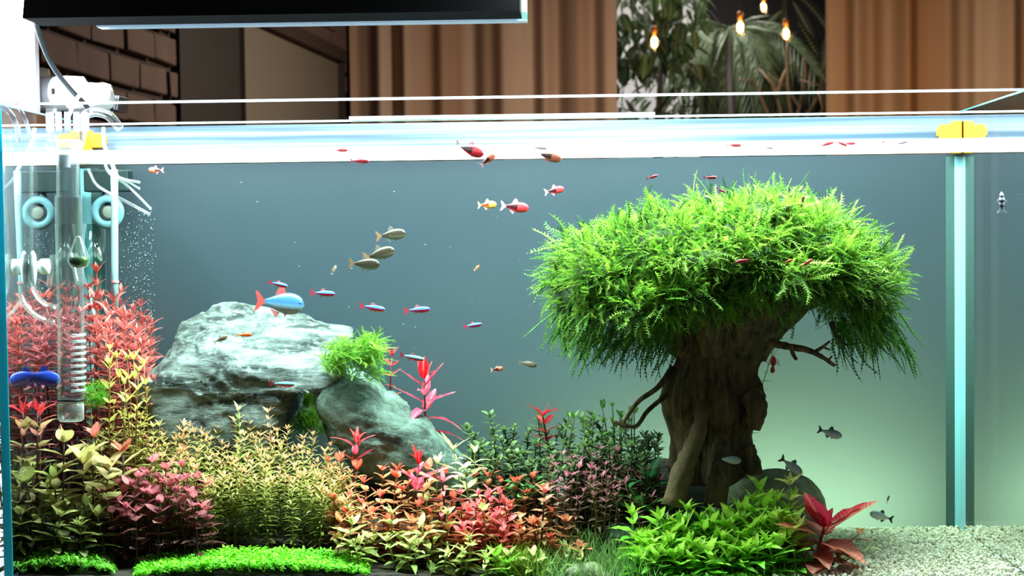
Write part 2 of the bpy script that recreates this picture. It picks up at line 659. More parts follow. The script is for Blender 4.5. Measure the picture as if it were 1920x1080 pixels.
def soil(x, y):
    """height of the planted ground"""
    t = max(0.0, min(1.0, y / 0.30))
    q = max(0.0, min(1.0, (x + 0.11) / 0.12))
    left = 0.827 - 0.012 * q * (1 - t) + 0.068 * (t * t * (3 - 2 * t))
    k = max(0.0, min(1.0, (X_SOIL_END + 0.02 - x) / 0.09))
    k = k * k * (3 - 2 * k)
    return 0.812 + (left - 0.812) * k


def stem_plant(name, label, group, cat, top, base=None, nodes=8, per=2, leaves='lance', ln=(0.01, 0.016), elev=(10, 55),
               cols=((0, (120, 140, 60)), (1, (220, 200, 120))), stemc=(110, 90, 50), r=0.0008, start=0.25, crown=4, bend=0.004, wide=1.0, rnd=random):
    """One stem with its leaves, each leaf an object. elev: leaf angle above horizontal at the foot and at the tip."""
    if base is None:
        bx = top.x + rnd.uniform(-.008, .008); by = min(.33, max(.012, top.y + rnd.uniform(-.008, .008)))
        base = Vector((bx, by, soil(bx, by) - 0.002))
    if base.z > top.z - 0.012:
        base.z = top.z - 0.012
    e = empty(name, base)
    H = top - base
    off = Vector((rnd.uniform(-bend, bend), rnd.uniform(-bend, bend), 0))

    def at(t):
        return H * t + off * math.sin(pi * t)
    pts = [at(i / 5) for i in range(6)]
    so = MB().tube(pts, [r * (1.2 - .5 * i / 5) for i in range(6)], 5).build('stem', M_STEM, e, smooth=True)
    so.color = (*lin(stemc), 1)
    az = rnd.uniform(0, pi)
    L = LEAF[leaves] if isinstance(leaves, str) else leaves
    for i in range(nodes):
        t = start + (1 - start) * i / max(1, nodes - 1)
        az += (pi / 2 if per == 2 else 2.4) + rnd.uniform(-.25, .25)
        el = R(elev[0] + (elev[1] - elev[0]) * t ** 2)
        size = (ln[0] + (ln[1] - ln[0]) * rnd.random()) * (1.0 if t < .85 else .85)
        for k in range(per):
            a = az + 2 * pi * k / per + rnd.uniform(-.2, .2)
            e2 = el + rnd.uniform(-.2, .2)
            d = Vector((math.cos(a) * math.cos(e2), math.sin(a) * math.cos(e2), math.sin(e2)))
            put_leaf(e, L, at(t), d, size * rnd.uniform(.8, 1.12), jit(ramp(cols, t), rnd=rnd), rnd.uniform(-.35, .35), wide, rnd=rnd)
    for k in range(crown):
        a = rnd.uniform(0, 2 * pi); e2 = R(rnd.uniform(50, 80))
        d = Vector((math.cos(a) * math.cos(e2), math.sin(a) * math.cos(e2), math.sin(e2)))
        put_leaf(e, L, at(1.0), d, ln[0] * rnd.uniform(.5, .85), jit(ramp(cols, 1.0), rnd=rnd), rnd.uniform(-.3, .3), wide, rnd=rnd)
    tag(e, label, cat, group)
    return e


def poly(pts, x):
    for (x0, y0), (x1, y1) in zip(pts, pts[1:]):
        if x <= x1:
            return y0 + (y1 - y0) * (x - x0) / max(1e-6, x1 - x0)
    return pts[-1][1]


def ordinal(n):
    w = 'first second third fourth fifth sixth seventh eighth ninth tenth'.split()
    if n <= 10: return w[n - 1]
    return '%d%s' % (n, {1: 'st', 2: 'nd', 3: 'rd'}.get(n % 10, 'th') if n % 100 not in (11, 12, 13) else 'th')


def thicket(n, outline, Yr, drop, jitter, seed, short, frm, **kw):
    """n stems whose tops follow an outline at the back and come lower towards the front; each is
    labelled by its row and its place in that row counted from the landmark frm."""
    rnd = random.Random(seed)
    x0, x1 = outline[0][0], outline[-1][0]
    made = []
    for i in range(n):
        px = x0 + (x1 - x0) * ((i + rnd.random()) / n)
        f = (i * 0.618034 + rnd.random() * .2) % 1.0
        Y = Yr[1] + (Yr[0] - Yr[1]) * f
        py = poly(outline, px) + drop * f + rnd.uniform(-jitter, jitter)
        made.append((px, f, stem_plant(top=P(px, py, Y), rnd=rnd, label=None, **kw)))
    for row, lo_, hi_ in (('back', -1, .34), ('middle', .34, .67), ('front', .67, 2)):
        for k, (px, f, e) in enumerate(sorted(((a, b, c) for a, b, c in made if lo_ <= b < hi_), key=lambda t: t[0])):
            e['label'] = '%s, %s from the %s in the %s row' % (short, ordinal(k + 1), frm, row)


# ---- plants far behind in the garden room
def far_tree(px0, px1, py0, py1, Y, n, label, seed, c1, c2, ln, kind):
    rnd = random.Random(seed)
    bx = P((px0 + px1) / 2, 200, Y).x
    e = empty('potted_fig_tree', (bx, Y, 0.0))
    tr_ = MB().tube([(0, 0, .2), (.03, 0, .8), (-.02, 0.02, 1.4), (.02, 0, 2.2)], [.035, .03, .024, .012], 8).build('trunk', bpy.data.materials['dark_wood'], e, smooth=True)
    MB().lathe((0, 0, 0), [(.14, 0), (.17, .1), (.19, .28), (.17, .28), (.16, .24)], 18).build('pot', pmat('dark_pot', (50, 46, 42)), e, smooth=True)
    for k in range(7):
        a = rnd.uniform(-1.2, 1.2)
        z = rnd.uniform(1.2, 1.9)
        MB().tube([(0, 0, z), (math.sin(a) * .15, rnd.uniform(-.1, .1), z + .12), (math.sin(a) * .34, rnd.uniform(-.1, .1), z + .15)], [.01, .007, .003], 5).build('branch', bpy.data.materials['dark_wood'], e)
    for i in range(n):
        q = P(rnd.uniform(px0, px1), rnd.uniform(py0, py1), Y + rnd.uniform(-.25, .25)) - e.location
        a = rnd.uniform(0, 2 * pi); el = R(rnd.uniform(-85, -15))
        d = Vector((math.cos(a) * math.cos(el), math.sin(a) * math.cos(el) * .5, math.sin(el)))
        put_leaf(e, LEAF[kind], q, d, rnd.uniform(*ln), jit(ramp(((0, c1), (1, c2)), rnd.random()), .3, rnd), rnd.uniform(-.8, .8), rnd=rnd)
    tag(e, label, 'tree', 'plants beyond the curtains')


far_tree(1148, 1320, -30, 130, 10.6, 280, 'bushy fig tree with dark drooping leaves against the white wall', 5, (34, 52, 36), (74, 98, 62), (.08, .15), 'oval')
far_tree(1150, 1330, 100, 225, 11.2, 150, 'low leafy shrub below the fig tree before the white wall', 6, (38, 52, 36), (80, 96, 66), (.07, .13), 'lance')
# palm
pe = empty('potted_palm', (P(1375, 200, 11.2).x, 11.2, 0))
MB().lathe((0, 0, 0), [(.14, 0), (.17, .1), (.19, .3), (.17, .3), (.16, .26)], 18).build('pot', bpy.data.materials['dark_pot'], pe, smooth=True)
MB().tube([(0, 0, .25), (0.02, 0, 1.2), (-.03, 0, 2.3)], [.06, .05, .03], 8).build('trunk', bpy.data.materials['dark_wood'], pe, smooth=True)
M_PALM = pmat('palm_leaf', (72, 88, 64), rough=0.45, var=0.3, scale=8)
rndp = random.Random(4)
for k, (ax, az0) in enumerate(((-.34, -.42), (-.18, -.55), (.0, -.62), (.14, -.6), (.3, -.5), (.5, -.3), (-.5, -.2), (-.25, -.3), (.2, -.3))):
    m = MB()
    o0 = Vector((P(1368, 0, 11.2).x - pe.location.x, 0, 2.36))
    tip = o0 + Vector((ax, rndp.uniform(-.25, .1), az0))
    ctl = o0 + Vector((ax * .5, -.05, .12))
    bez = lambda t: o0 * (1 - t) ** 2 + ctl * 2 * t * (1 - t) + tip * t * t
    m.tube([bez(i / 8) for i in range(9)], .006, 5)
    for j in range(3, 22):
        t = j / 22
        c = bez(t); tg = (bez(min(1, t + .02)) - bez(t)).normalized()
        for s in (-1, 1):
            sd = tg.cross(Vector((0, -1, 0))).normalized() * s
            d = (sd * .45 + tg * .6 + Vector((0, 0, -.55))).normalized()
            q = c + d * rndp.uniform(.2, .3)
            w = Vector((0, -1, 0)).cross(d).normalized() * .011
            mid = (c + q) / 2 + Vector((0, -.01, .01))
            m.add([c, mid + w, q, mid - w, mid + Vector((0, -.006, 0))], [(0, 1, 4), (1, 2, 4), (2, 3, 4), (3, 0, 4)])
    m.build('frond', M_PALM, pe)
tag(pe, 'drooping feathery palm fronds hanging between the bulbs', 'palm', 'plants beyond the curtains')
# bare twigs
te = empty('bare_branch_arrangement', (P(1490, 200, 10.4).x, 10.4, 0))
M_TWIG = pmat('pale_twig', (120, 106, 88), rough=0.8)
MB().lathe((0, 0, 0), [(.1, 0), (.14, .15), (.12, .5), (.08, .7), (.09, .75), (.07, .75)], 18).build('vase', bpy.data.materials['dark_pot'], te, smooth=True)
rndt = random.Random(9)
for k, pts in enumerate((((1470, 260), (1462, 200), (1450, 160), (1425, 130)), ((1455, 180), (1470, 140), (1480, 120)), ((1480, 260), (1500, 200), (1470, 160), (1440, 140)),
                         ((1500, 240), (1530, 190), (1538, 160), (1500, 150)), ((1490, 250), (1478, 180), (1476, 100), (1478, 60)), ((1470, 250), (1440, 215), (1412, 150), (1390, 150)),
                         ((1510, 250), (1545, 205), (1535, 170)), ((1500, 200), (1512, 140), (1508, 110)))):
    MB().tube([P(x, y, 10.4 + rndt.uniform(-.1, .1)) - te.location for x, y in pts], [.014 * (1 - .2 * i) for i in range(len(pts))], 6).build('twig', M_TWIG, te, smooth=True)
tag(te, 'bare pale twigs tangled below the brightest bulb', 'branches')
rnd5 = random.Random(15)
ge = empty('dark_leafy_plant', (P(1500, 200, 11.6).x, 11.6, 0))
MB().lathe((0, 0, 0), [(.14, 0), (.17, .1), (.19, .3), (.17, .3), (.16, .26)], 18).build('pot', bpy.data.materials['dark_pot'], ge, smooth=True)
for i in range(70):
    q = P(rnd5.uniform(1340, 1560), rnd5.uniform(60, 235), 11.6 + rnd5.uniform(-.1, .3)) - ge.location
    d = Vector((rnd5.uniform(-.5, .5), rnd5.uniform(-.3, .1), rnd5.choice((-1, 1)) * rnd5.uniform(.6, 1)))
    put_leaf(ge, LEAF['narrow'], q, d, rnd5.uniform(.2, .38), jit(lin((54, 58, 40)), .3, rnd5), rnd5.uniform(-.8, .8), rnd=rnd5)
tag(ge, 'dim long-leaved plant in deep shade behind the bare twigs', 'plant', 'plants beyond the curtains')

# ------------------------------------------------------------------ beside and behind the tank
M_WHITE = pmat('white_paint', (240, 242, 248), rough=0.5, var=0.02)
x1 = P(66, 120, .46).x
pil = MB().box(x1 - .22, x1, .46, .478, 0.0, 3.05).build('pillar', M_WHITE); tag(pil, kind='structure')
# aquarium stand
st = empty('aquarium_stand', (0, .17, 0))
M_CAB = pmat('cabinet_white', (205, 205, 205), rough=0.5, var=0.03)
MB().box(-.47, .47, -.19, .19, .08, .77).build('body', M_CAB, st)
MB().box(-.44, .44, -.15, .17, 0, .08).build('plinth', M_BLACK, st)
MB().box(-.47, .62, -.20, .42, .77, .795).build('worktop', M_CAB, st)
for s in (-1, 1):
    d_ = MB().box(min(s * .005, s * .465), max(s * .005, s * .465), -.208, -.19, .09, .76).build('door', M_CAB, st)
    MB().box(min(s * .03, s * .045), max(s * .03, s * .045), -.225, -.208, .38, .5).build('handle', M_BLACK, d_)
tag(st, 'white two-door cabinet carrying the aquarium', 'cabinet')
# shelf behind the tank that carries the white appliance
ze = P(150, 222, .50).z
sh = empty('wall_shelf', (P(150, 210, .5).x, .52, ze - .02))
MB().box(-.045, .045, -.03, .05, -.002, .008).build('board', pmat('shelf_grey', (90, 90, 92)), sh, bevel=.001)
for s in (-.03, .03):
    MB().box(s - .006, s + .006, .0, .08, -(ze - .815), -.002).build('bracket', bpy.data.materials['shelf_grey'], sh)
tag(sh, 'narrow white shelf just behind the tank rim under the white appliance', 'shelf')
# white appliance
ap = empty('clip_fan', P(145, 213, .5))
k = pxm(.5)


def apx(px, py, dy=0.0):
    return P(px, py, .5 + dy) - ap.location


c0 = apx(66, 176)
M_GLOSSW = pmat('white_gloss', (242, 244, 250), rough=0.25, var=0.02)
MB().lathe(c0, [(k * 24, 0), (k * 32, k * 6), (k * 33, k * 60), (k * 31, k * 92), (k * 20, k * 100), (k * 6, k * 101)], 24, 'x').build('motor_body', M_GLOSSW, ap, smooth=True)
hd = MB()
vs_, fs_ = [], []
hd.lathe((0, 0, 0), [(k * 4, -k * 50), (k * 17, -k * 46), (k * 24, -k * 30), (k * 27, 0), (k * 26, k * 26), (k * 21, k * 38), (k * 8, k * 41)], 22, 'x')
h = hd.build('head', M_GLOSSW, ap, smooth=True)
h.location = apx(172, 184, -.03); h.rotation_euler = (0, R(-6), 0)
rg = MB().tube([(-.2 * k + k * 30 * math.cos(a), 0, k * 26 * math.sin(a)) for a in [i * pi / 8 - .4 for i in range(9)]], k * 3.2, 8).build('grey_trim', pmat('grey_trim', (170, 176, 180), rough=.3), h, smooth=True)
bx = MB().box(-k * 20, k * 18, -.02, .02, -k * 16, k * 14).build('end_cap', pmat('dark_cap', (46, 54, 66), rough=.3), ap, bevel=.001)
bx.location = apx(214, 193, .01); bx.rotation_euler = (0, R(9), 0)
MB().box(k * 8, k * 11, -.0215, -.02, -k * 13, k * 12).build('light_strip', M_GLOSSW, bx)
MB().box(k * 13, k * 15, -.0215, -.02, -k * 13, k * 12).build('light_strip', M_GLOSSW, bx)
sl = MB().box(-k * 3, k * 3, -.002, .002, -k * 5, k * 5).build('switch', M_BLACK, ap)
sl.location = apx(100, 171, -.018)
MB().box(k * -10, k * 10, -.01, .01, 0, k * 9).build('foot', M_GLOSSW, ap).location = apx(100, 213)
MB().box(k * -14, k * 14, -.01, .01, 0, k * 10).build('foot', M_GLOSSW, ap).location = apx(196, 213)
tag(ap, 'white rounded plastic appliance with a dark square end behind the tank rim', 'appliance')
bg = MB().lathe(P(75, 150, .54), [(.010, 0), (.012, .004), (.011, .012), (.004, .014)], 14).build('beige_cap', pmat('beige_plastic', (190, 178, 160)), smooth=True)
bg.scale = (1, 1, 1)
tag(bg, 'small beige rounded cap resting on top of the white appliance', 'cap')

# ---- lamps
lf = empty('aquarium_light', (P(508, 20, .12).x, .12, P(508, 30, .12).z))
lo = lf.location
xa, xb = P(42, 27, .08).x, P(975, 27, .08).x
zb = P(508, 27, .08).z
zt = zb + .05
v = [(xa, .08, zb), (xb, .08, zb), (xb, .155, zb), (xa, .155, zb), (xa + .004, .085, zt), (xb, .085, zt), (xb, .155, zt), (xa + .004, .155, zt)]
MB().add([Vector(q) - lo for q in v], [(0, 1, 5, 4), (1, 2, 6, 5), (2, 3, 7, 6), (3, 0, 4, 7), (4, 5, 6, 7), (3, 2, 1, 0)]).build('housing', pmat('matt_black', (1, 1, 1), rough=.9, spec=.1), lf)
xa2, xb2 = P(170, 38, .157).x, P(988, 38, .157).x
zq0, zq1 = P(580, 45, .157).z, P(580, 29, .157).z
M_ACR = pmat('acrylic', (205, 225, 240), rough=.2, var=.05, emit=(170, 205, 240), estr=0.45)
M_ACG = pmat('acrylic_green', (160, 215, 180), rough=.2, var=.05, emit=(150, 215, 175), estr=0.45)
q = [(xa2 + .002, .156, zq1), (xb2, .156, zq1), (xb2, .18, zq1), (xa2, .18, zq1), (xa2 + .006, .156, zq0), (xb2, .156, zq0), (xb2, .18, zq0), (xa2 + .006, .18, zq0)]
MB().add([Vector(p) - lo for p in q], [(0, 3, 2, 1), (4, 5, 6, 7), (0, 1, 5, 4), (1, 2, 6, 5), (2, 3, 7, 6), (3, 0, 4, 7)]).build('diffuser', M_ACR, lf)
MB().box(xb2 - .007 - lo.x, xb2 - lo.x, .156 - lo.y, .18 - lo.y, zq0 + .0005 - lo.z, zt - lo.z).build('end_plate', M_ACG, lf)
for xx in (-.16, .16):
    MB().tube([(xx, .02, zt - lo.z), (xx, .02, 3.05 - lo.z)], .001, 6).build('hanging_wire', M_BLACK, lf)
tag(lf, 'black pendant aquarium light with a pale acrylic diffuser edge over the planted side', 'lamp', 'aquarium lights')
l2 = empty('aquarium_light', (.235, .085, 1.41))
MB().box(-.24, .24, -.07, .07, .012, .06).build('housing', bpy.data.materials['matt_black'], l2, bevel=.003)
MB().box(-.225, .225, -.05, .05, .0, .012).build('diffuser', M_ACR, l2)
for xx in (-.16, .16):
    MB().tube([(xx, 0, .06), (xx, 0, 3.05 - 1.41)], .001, 6).build('hanging_wire', M_BLACK, l2)
tag(l2, 'black pendant aquarium light hung higher above the moss tree', 'lamp', 'aquarium lights')


def spline(pts, n=24):
    """Catmull-Rom through points"""
    pts = [Vector(p) for p in pts]
    pts = [pts[0] * 2 - pts[1]] + pts + [pts[-1] * 2 - pts[-2]]
    out = []
    seg = len(pts) - 3
    for i in range(seg):
        p0, p1, p2, p3 = pts[i:i + 4]
        m = max(2, n // seg)
        for j in range(m):
            t = j / m
            out.append(.5 * (2 * p1 + (p2 - p0) * t + (2 * p0 - 5 * p1 + 4 * p2 - p3) * t * t + (3 * p1 - p0 - 3 * p2 + p3) * t ** 3))
    out.append(pts[-2])
    return out


cab = MB().tube(spline([P(66, 26, .17), P(72, 60, .2), P(95, 118, .25), P(130, 165, .3), P(160, 196, .36), P(172, 218, .40)]), pxm(.25) * 5, 8).build('power_cable', pmat('grey_cable', (78, 80, 92), rough=.3), smooth=True)
tag(cab, 'dark power cable curving down from the black light to the tank rim', 'cable')

# ------------------------------------------------------------------ aquarium
TW, TD, T = 0.460, 0.34, 0.008
ZR, ZF = 1.25, 0.80
ZWL = 1.2085                       # water level
aq = empty('aquarium', (0, 0, ZF))


def aqm(mb_, name, mat, **kw):
    mb_.v = [(a, b, c - ZF) for a, b, c in mb_.v]
    return mb_.build(name, mat, aq, **kw)


def open_slab(m, x0, x1, y0, y1, z0, z1, axis):
    """Only the two large faces of a pane; its rims are parts of their own."""
    if axis == 'y':
        m.add([(x0, y0, z0), (x1, y0, z0), (x1, y0, z1), (x0, y0, z1)], [(0, 1, 2, 3)])
        m.add([(x0, y1, z0), (x1, y1, z0), (x1, y1, z1), (x0, y1, z1)], [(3, 2, 1, 0)])
    else:
        m.add([(x0, y0, z0), (x0, y1, z0), (x0, y1, z1), (x0, y0, z1)], [(3, 2, 1, 0)])
        m.add([(x1, y0, z0), (x1, y1, z0), (x1, y1, z1), (x1, y0, z1)], [(0, 1, 2, 3)])
    return m


M_MIRROR = thin_glass('side_glass', tint=(0.93, .985, .985), f0=0.04, f1=1.0, power=0.6, rough=0.02)
M_DRY = thin_glass('dry_glass', tint=(0.97, .99, .99), f0=0.03, f1=0.3, power=3)
aqm(open_slab(MB(), -TW, TW, 0, T, ZF, ZR, 'y'), 'front_pane', M_GLASS)
aqm(open_slab(MB(), -TW, TW, TD + .001, TD + T, ZF, ZR, 'y'), 'back_pane', M_GLASS)
for s in (-1, 1):
    xi, xo = s * (TW - T), s * TW
    aqm(open_slab(MB(), min(xi, xo), max(xi, xo), T, TD, ZF, ZR, 'x'), 'side_pane', M_MIRROR)
e = .0012
m, nt, out = new_mat('teal_edge')
d = nd(nt, 'BsdfDiffuse', Color=rgba(lin((90, 222, 240)))); tl = nd(nt, 'BsdfTranslucent', Color=rgba(lin((90, 222, 240)))); mx = nd(nt, 'MixShader')
mx.inputs[0].default_value = .6
nt.links.new(d.outputs[0], mx.inputs[1]); nt.links.new(tl.outputs[0], mx.inputs[2]); nt.links.new(mx.outputs[0], out.inputs[0])
M_RIM, nt, out = new_mat('rim_polish')
d = nd(nt, 'BsdfDiffuse', Color=(.9, .97, .97, 1)); tl = nd(nt, 'BsdfTranslucent', Color=(.9, .97, .97, 1)); mx = nd(nt, 'MixShader')
tc = nd(nt, 'TexCoord'); nz = nd(nt, 'TexNoise', Scale=14.0); nt.links.new(tc.outputs['Object'], nz.inputs['Vector'])
nt.links.new(mixf(nt, nz.outputs['Fac'], .3, .7, .35, .9), mx.inputs[0])
nt.links.new(d.outputs[0], mx.inputs[1]); nt.links.new(tl.outputs[0], mx.inputs[2]); nt.links.new(mx.outputs[0], out.inputs[0])
aqm(MB().box(-TW, TW, 0, T, ZR - .0006, ZR + e), 'pane_rim', M_RIM)
aqm(MB().box(-TW, TW, TD, TD + T, ZR - .0006, ZR + e), 'pane_rim', M_RIM)
for s in (-1, 1):
    aqm(MB().box(min(s * TW, s * (TW - T)), max(s * TW, s * (TW - T)), T, TD, ZR - .0006, ZR + e), 'pane_rim', M_EDGE)
    aqm(MB().box(min(s * TW, s * (TW - T)), max(s * TW, s * (TW - T)), T - .0006, T, ZF, ZR), 'pane_edge', bpy.data.materials['teal_edge'])
    aqm(MB().box(min(s * (TW - T), s * (TW - T - .0055)), max(s * (TW - T), s * (TW - T - .0055)), TD - .0016, TD, ZF, ZWL - .004), 'pane_edge', pmat('light_edge', (150, 214, 232), rough=.2, var=.05) if s < 0 else bpy.data.materials['light_edge'])
    aqm(MB().box(min(s * (TW - T - .0055), s * (TW - T - .0145)), max(s * (TW - T - .0055), s * (TW - T - .0145)), TD - .0012, TD, ZF, ZWL - .004), 'silicone_seam', pmat('silicone', (62, 88, 88), rough=.4, var=.05) if s < 0 else bpy.data.materials['silicone'])
aqm(MB().box(-TW, TW, 0, TD + T, ZF - .008, ZF), 'bottom_pane', M_EDGE)
aqm(MB().box(P(655, 232, .336).x, P(1228, 225, .336).x, .334, .3385, ZR + .0006, ZR + .0042), 'brace_strip', M_RIM)
# frosted film on the back glass
m, nt, out = new_mat('frosted_film')
p = nd(nt, 'BsdfPrincipled', Roughness=0.28)
p.inputs['Specular IOR Level'].default_value = 0.5
tc = nd(nt, 'TexCoord'); nz = nd(nt, 'TexNoise', Scale=5.0, Detail=5.0)
nt.links.new(tc.outputs['Object'], nz.inputs['Vector'])
fc = mixc(nt, nz.outputs['Fac'], lin((52, 63, 78)), lin((60, 71, 85)))
nt.links.new(fc, p.inputs['Base Color'])
tl = nd(nt, 'BsdfTranslucent', Color=(0.5, 0.55, 0.55, 1))
mx = nd(nt, 'MixShader'); mx.inputs[0].default_value = 0.35
nt.links.new(p.outputs[0], mx.inputs[1]); nt.links.new(tl.outputs[0], mx.inputs[2])
nt.links.new(mx.outputs[0], out.inputs[0])
aqm(MB().box(-TW + T, TW - T, TD, TD + .0008, ZF, ZWL - .001), 'frosted_film', m)
M_AIRGLOW, nt, out = new_mat('air_glow_film')  # lighter, streaked film colour painted for the glow above the waterline
tc = nd(nt, 'TexCoord'); mp = nd(nt, 'Mapping'); mp.inputs['Scale'].default_value = (2.0, 1, 160.0)
nz = nd(nt, 'TexNoise', Scale=1.6, Detail=2.0)
nt.links.new(tc.outputs['Object'], mp.inputs['Vector']); nt.links.new(mp.outputs[0], nz.inputs['Vector'])
p = nd(nt, 'BsdfPrincipled', Roughness=0.3)
nt.links.new(mixc(nt, mixf(nt, nz.outputs['Fac'], .35, .65, 0, 1), lin((66, 90, 104)), lin((122, 142, 152))), p.inputs['Base Color'])
nt.links.new(p.outputs[0], out.inputs[0])
aqm(MB().box(-TW + T, TW - T, TD, TD + .0008, ZWL, ZR - .003), 'air_glow_strip', M_AIRGLOW)
tag(aq, 'clear rimless glass aquarium with frosted back and teal glass edges', 'aquarium')

# water: body (absorbing volume) and surface sheet
we = empty('water', (0, TD / 2, ZF))
tag(we, 'clear water filling the aquarium under a bright surface', 'water', kind='stuff')
m, nt, out = new_mat('water_body')
va = nd(nt, 'VolumeAbsorption', Color=(0.46, 0.94, 0.42, 1), Density=0.95)
nt.links.new(va.outputs[0], out.inputs['Volume'])
wb = MB().box(-TW + T + .0003, TW - T - .0003, -TD / 2 + T + .0003, TD / 2 - .0003, .001, ZWL - ZF - .0005).build('water_body', m, we)
m, nt, out = new_mat('water_surface')
L = nt.links
t = nd(nt, 'BsdfTransparent', Color=(0.97, 0.99, 1, 1))
tl = nd(nt, 'BsdfTranslucent', Color=(0.93, 0.97, 1, 1))
gl = nd(nt, 'BsdfGlossy', Roughness=0.08)
tc = nd(nt, 'TexCoord'); nz = nd(nt, 'TexNoise', Scale=18.0, Detail=3.0)
L.new(tc.outputs['Object'], nz.inputs['Vector'])
bp = nd(nt, 'Bump', Strength=.25, Distance=.003); L.new(nz.outputs['Fac'], bp.inputs['Height'])
L.new(bp.outputs[0], gl.inputs['Normal'])
lw = nd(nt, 'LayerWeight', Blend=.5)
pw = nd(nt, 'Math', operation='POWER'); L.new(lw.outputs['Facing'], pw.inputs[0]); pw.inputs[1].default_value = 3.0
m1 = nd(nt, 'MixShader'); L.new(mixf(nt, pw.outputs[0], 0, 1, 0.10, 0.85), m1.inputs[0])
m0 = nd(nt, 'MixShader'); m0.inputs[0].default_value = 0.45
L.new(tl.outputs[0], m0.inputs[1]); L.new(gl.outputs[0], m0.inputs[2])
L.new(t.outputs[0], m1.inputs[1]); L.new(m0.outputs[0], m1.inputs[2])
L.new(m1.outputs[0], out.inputs[0])
MB().add([(-TW + T, -TD / 2 + T, ZWL - ZF), (TW - T, -TD / 2 + T, ZWL - ZF), (TW - T, TD / 2, ZWL - ZF), (-TW + T, TD / 2, ZWL - ZF)], [(0, 1, 2, 3)]).build('water_surface', m, we)
# meniscus lines on the front glass
MB().box(-TW + T, TW - T, -TD / 2 + T + .0002, -TD / 2 + T + .0016, ZWL - ZF - .0006, ZWL - ZF + .0006).build('meniscus', thin_glass('meniscus', f0=.25, f1=.5, white=.4), we)

# ------------------------------------------------------------------ ground
nx, ny = 140, 60
xs = np.linspace(-TW + T + .001, TW - T - .001, nx)
ys = np.linspace(T + .001, TD - .002, ny)
V = np.zeros((ny, nx, 3))
for j, y in enumerate(ys):
    for i, x in enumerate(xs):
        V[j, i] = (x, y, soil(x, y) + .0022 * mnoise.noise((x * 60, y * 60, 0)) + .0014 * mnoise.noise((x * 220, y * 220, 3)))
idx = np.arange(nx * ny).reshape(ny, nx)
quads = np.stack([idx[:-1, :-1], idx[:-1, 1:], idx[1:, 1:], idx[1:, :-1]], -1).reshape(-1, 4)
front = V[0].copy(); front[:, 2] = ZF + .001
Vall = np.concatenate([V.reshape(-1, 3), front])
n0 = nx * ny
fq = np.stack([n0 + np.arange(nx - 1), n0 + np.arange(1, nx), np.arange(1, nx), np.arange(nx - 1)], -1)
so = link('aquarium_soil', np_mesh('aquarium_soil', Vall, np.concatenate([quads, fq]), pmat('dark_soil', (44, 34, 28), rough=.9, var=.5, scale=260, bump=1.0, bscale=420), smooth=True))
tag(so, 'dark brown aquarium soil sloping up under the plants', 'soil', kind='stuff')

ICO_V, ICO_F = [], []
bmt = bmesh.new(); bmesh.ops.create_icosphere(bmt, subdivisions=1, radius=1)
ICO_V = np.array([v.co[:] for v in bmt.verts]); ICO_F = np.array([[v.index for v in f.verts] for f in bmt.faces]); bmt.free()
bmt = bmesh.new(); bmesh.ops.create_icosphere(bmt, subdivisions=2, radius=1)
ICO2_V = np.array([v.co[:] for v in bmt.verts]); ICO2_F = np.array([[v.index for v in f.verts] for f in bmt.faces]); bmt.free()


def rot_from(rng_, n):
    q = rng_.normal(size=(n, 4)); q /= np.linalg.norm(q, axis=1)[:, None]
    w, x, y, z = q.T
    return np.stack([np.stack([1 - 2 * (y * y + z * z), 2 * (x * y - z * w), 2 * (x * z + y * w)], -1),
                     np.stack([2 * (x * y + z * w), 1 - 2 * (x * x + z * z), 2 * (y * z - x * w)], -1),
                     np.stack([2 * (x * z - y * w), 2 * (y * z + x * w), 1 - 2 * (x * x + y * y)], -1)], 1)


n = 9000
gx0 = P(1420, 1060, .1).x
gx = rng.uniform(gx0, TW - T - .002, n); gy = rng.uniform(T + .002, TD - .003, n)
keep = (gx > gx0 + .08 * rng.random(n))
gx, gy = gx[keep], gy[keep]; n = len(gx)
sc = rng.uniform(.0010, .0023, (n, 1, 1)) * rng.uniform(.6, 1.2, (n, 1, 3))
rot = rot_from(rng, n)
pv = np.einsum('nij,nkj->nki', rot, ICO_V[None] * sc)
gz = np.array([max(soil(a, b), .819) for a, b in zip(gx, gy)]) + rng.uniform(.0, .004, n)
pv += np.stack([gx, gy, gz], -1)[:, None]
gc = np.clip(np.array(lin((232, 226, 206)))[None] * rng.uniform(.62, 1.12, (n, 1)) * (1 + rng.normal(0, .04, (n, 3))), 0, .95)
dk_ = rng.random(n) < .05
gc[dk_] *= np.array([.45, .42, .35])
gf = (ICO_F[None] + (np.arange(n) * len(ICO_V))[:, None, None]).reshape(-1, 3)
M_COLV = None
m, nt, out = new_mat('gravel')
at_ = nd(nt, 'Attribute', attribute_name='Col'); p = nd(nt, 'BsdfPrincipled', Roughness=.6)
nt.links.new(at_.outputs['Color'], p.inputs['Base Color']); nt.links.new(p.outputs[0], out.inputs[0])
M_COLV = m
gv = link('white_gravel', np_mesh('white_gravel', pv.reshape(-1, 3), gf, M_COLV, np.repeat(gc, len(ICO_V), 0), smooth=False))
tag(gv, 'bright cream and white gravel covering the bare corner of the tank', 'gravel', kind='stuff')
MB().box(gx0 + .05, TW - T - .001, T + .001, TD - .002, ZF + .002, .8185).build('gravel_bed', pmat('gravel_bed', (214, 208, 190), var=.3, scale=300, rough=.9), gv)

# ------------------------------------------------------------------ rocks


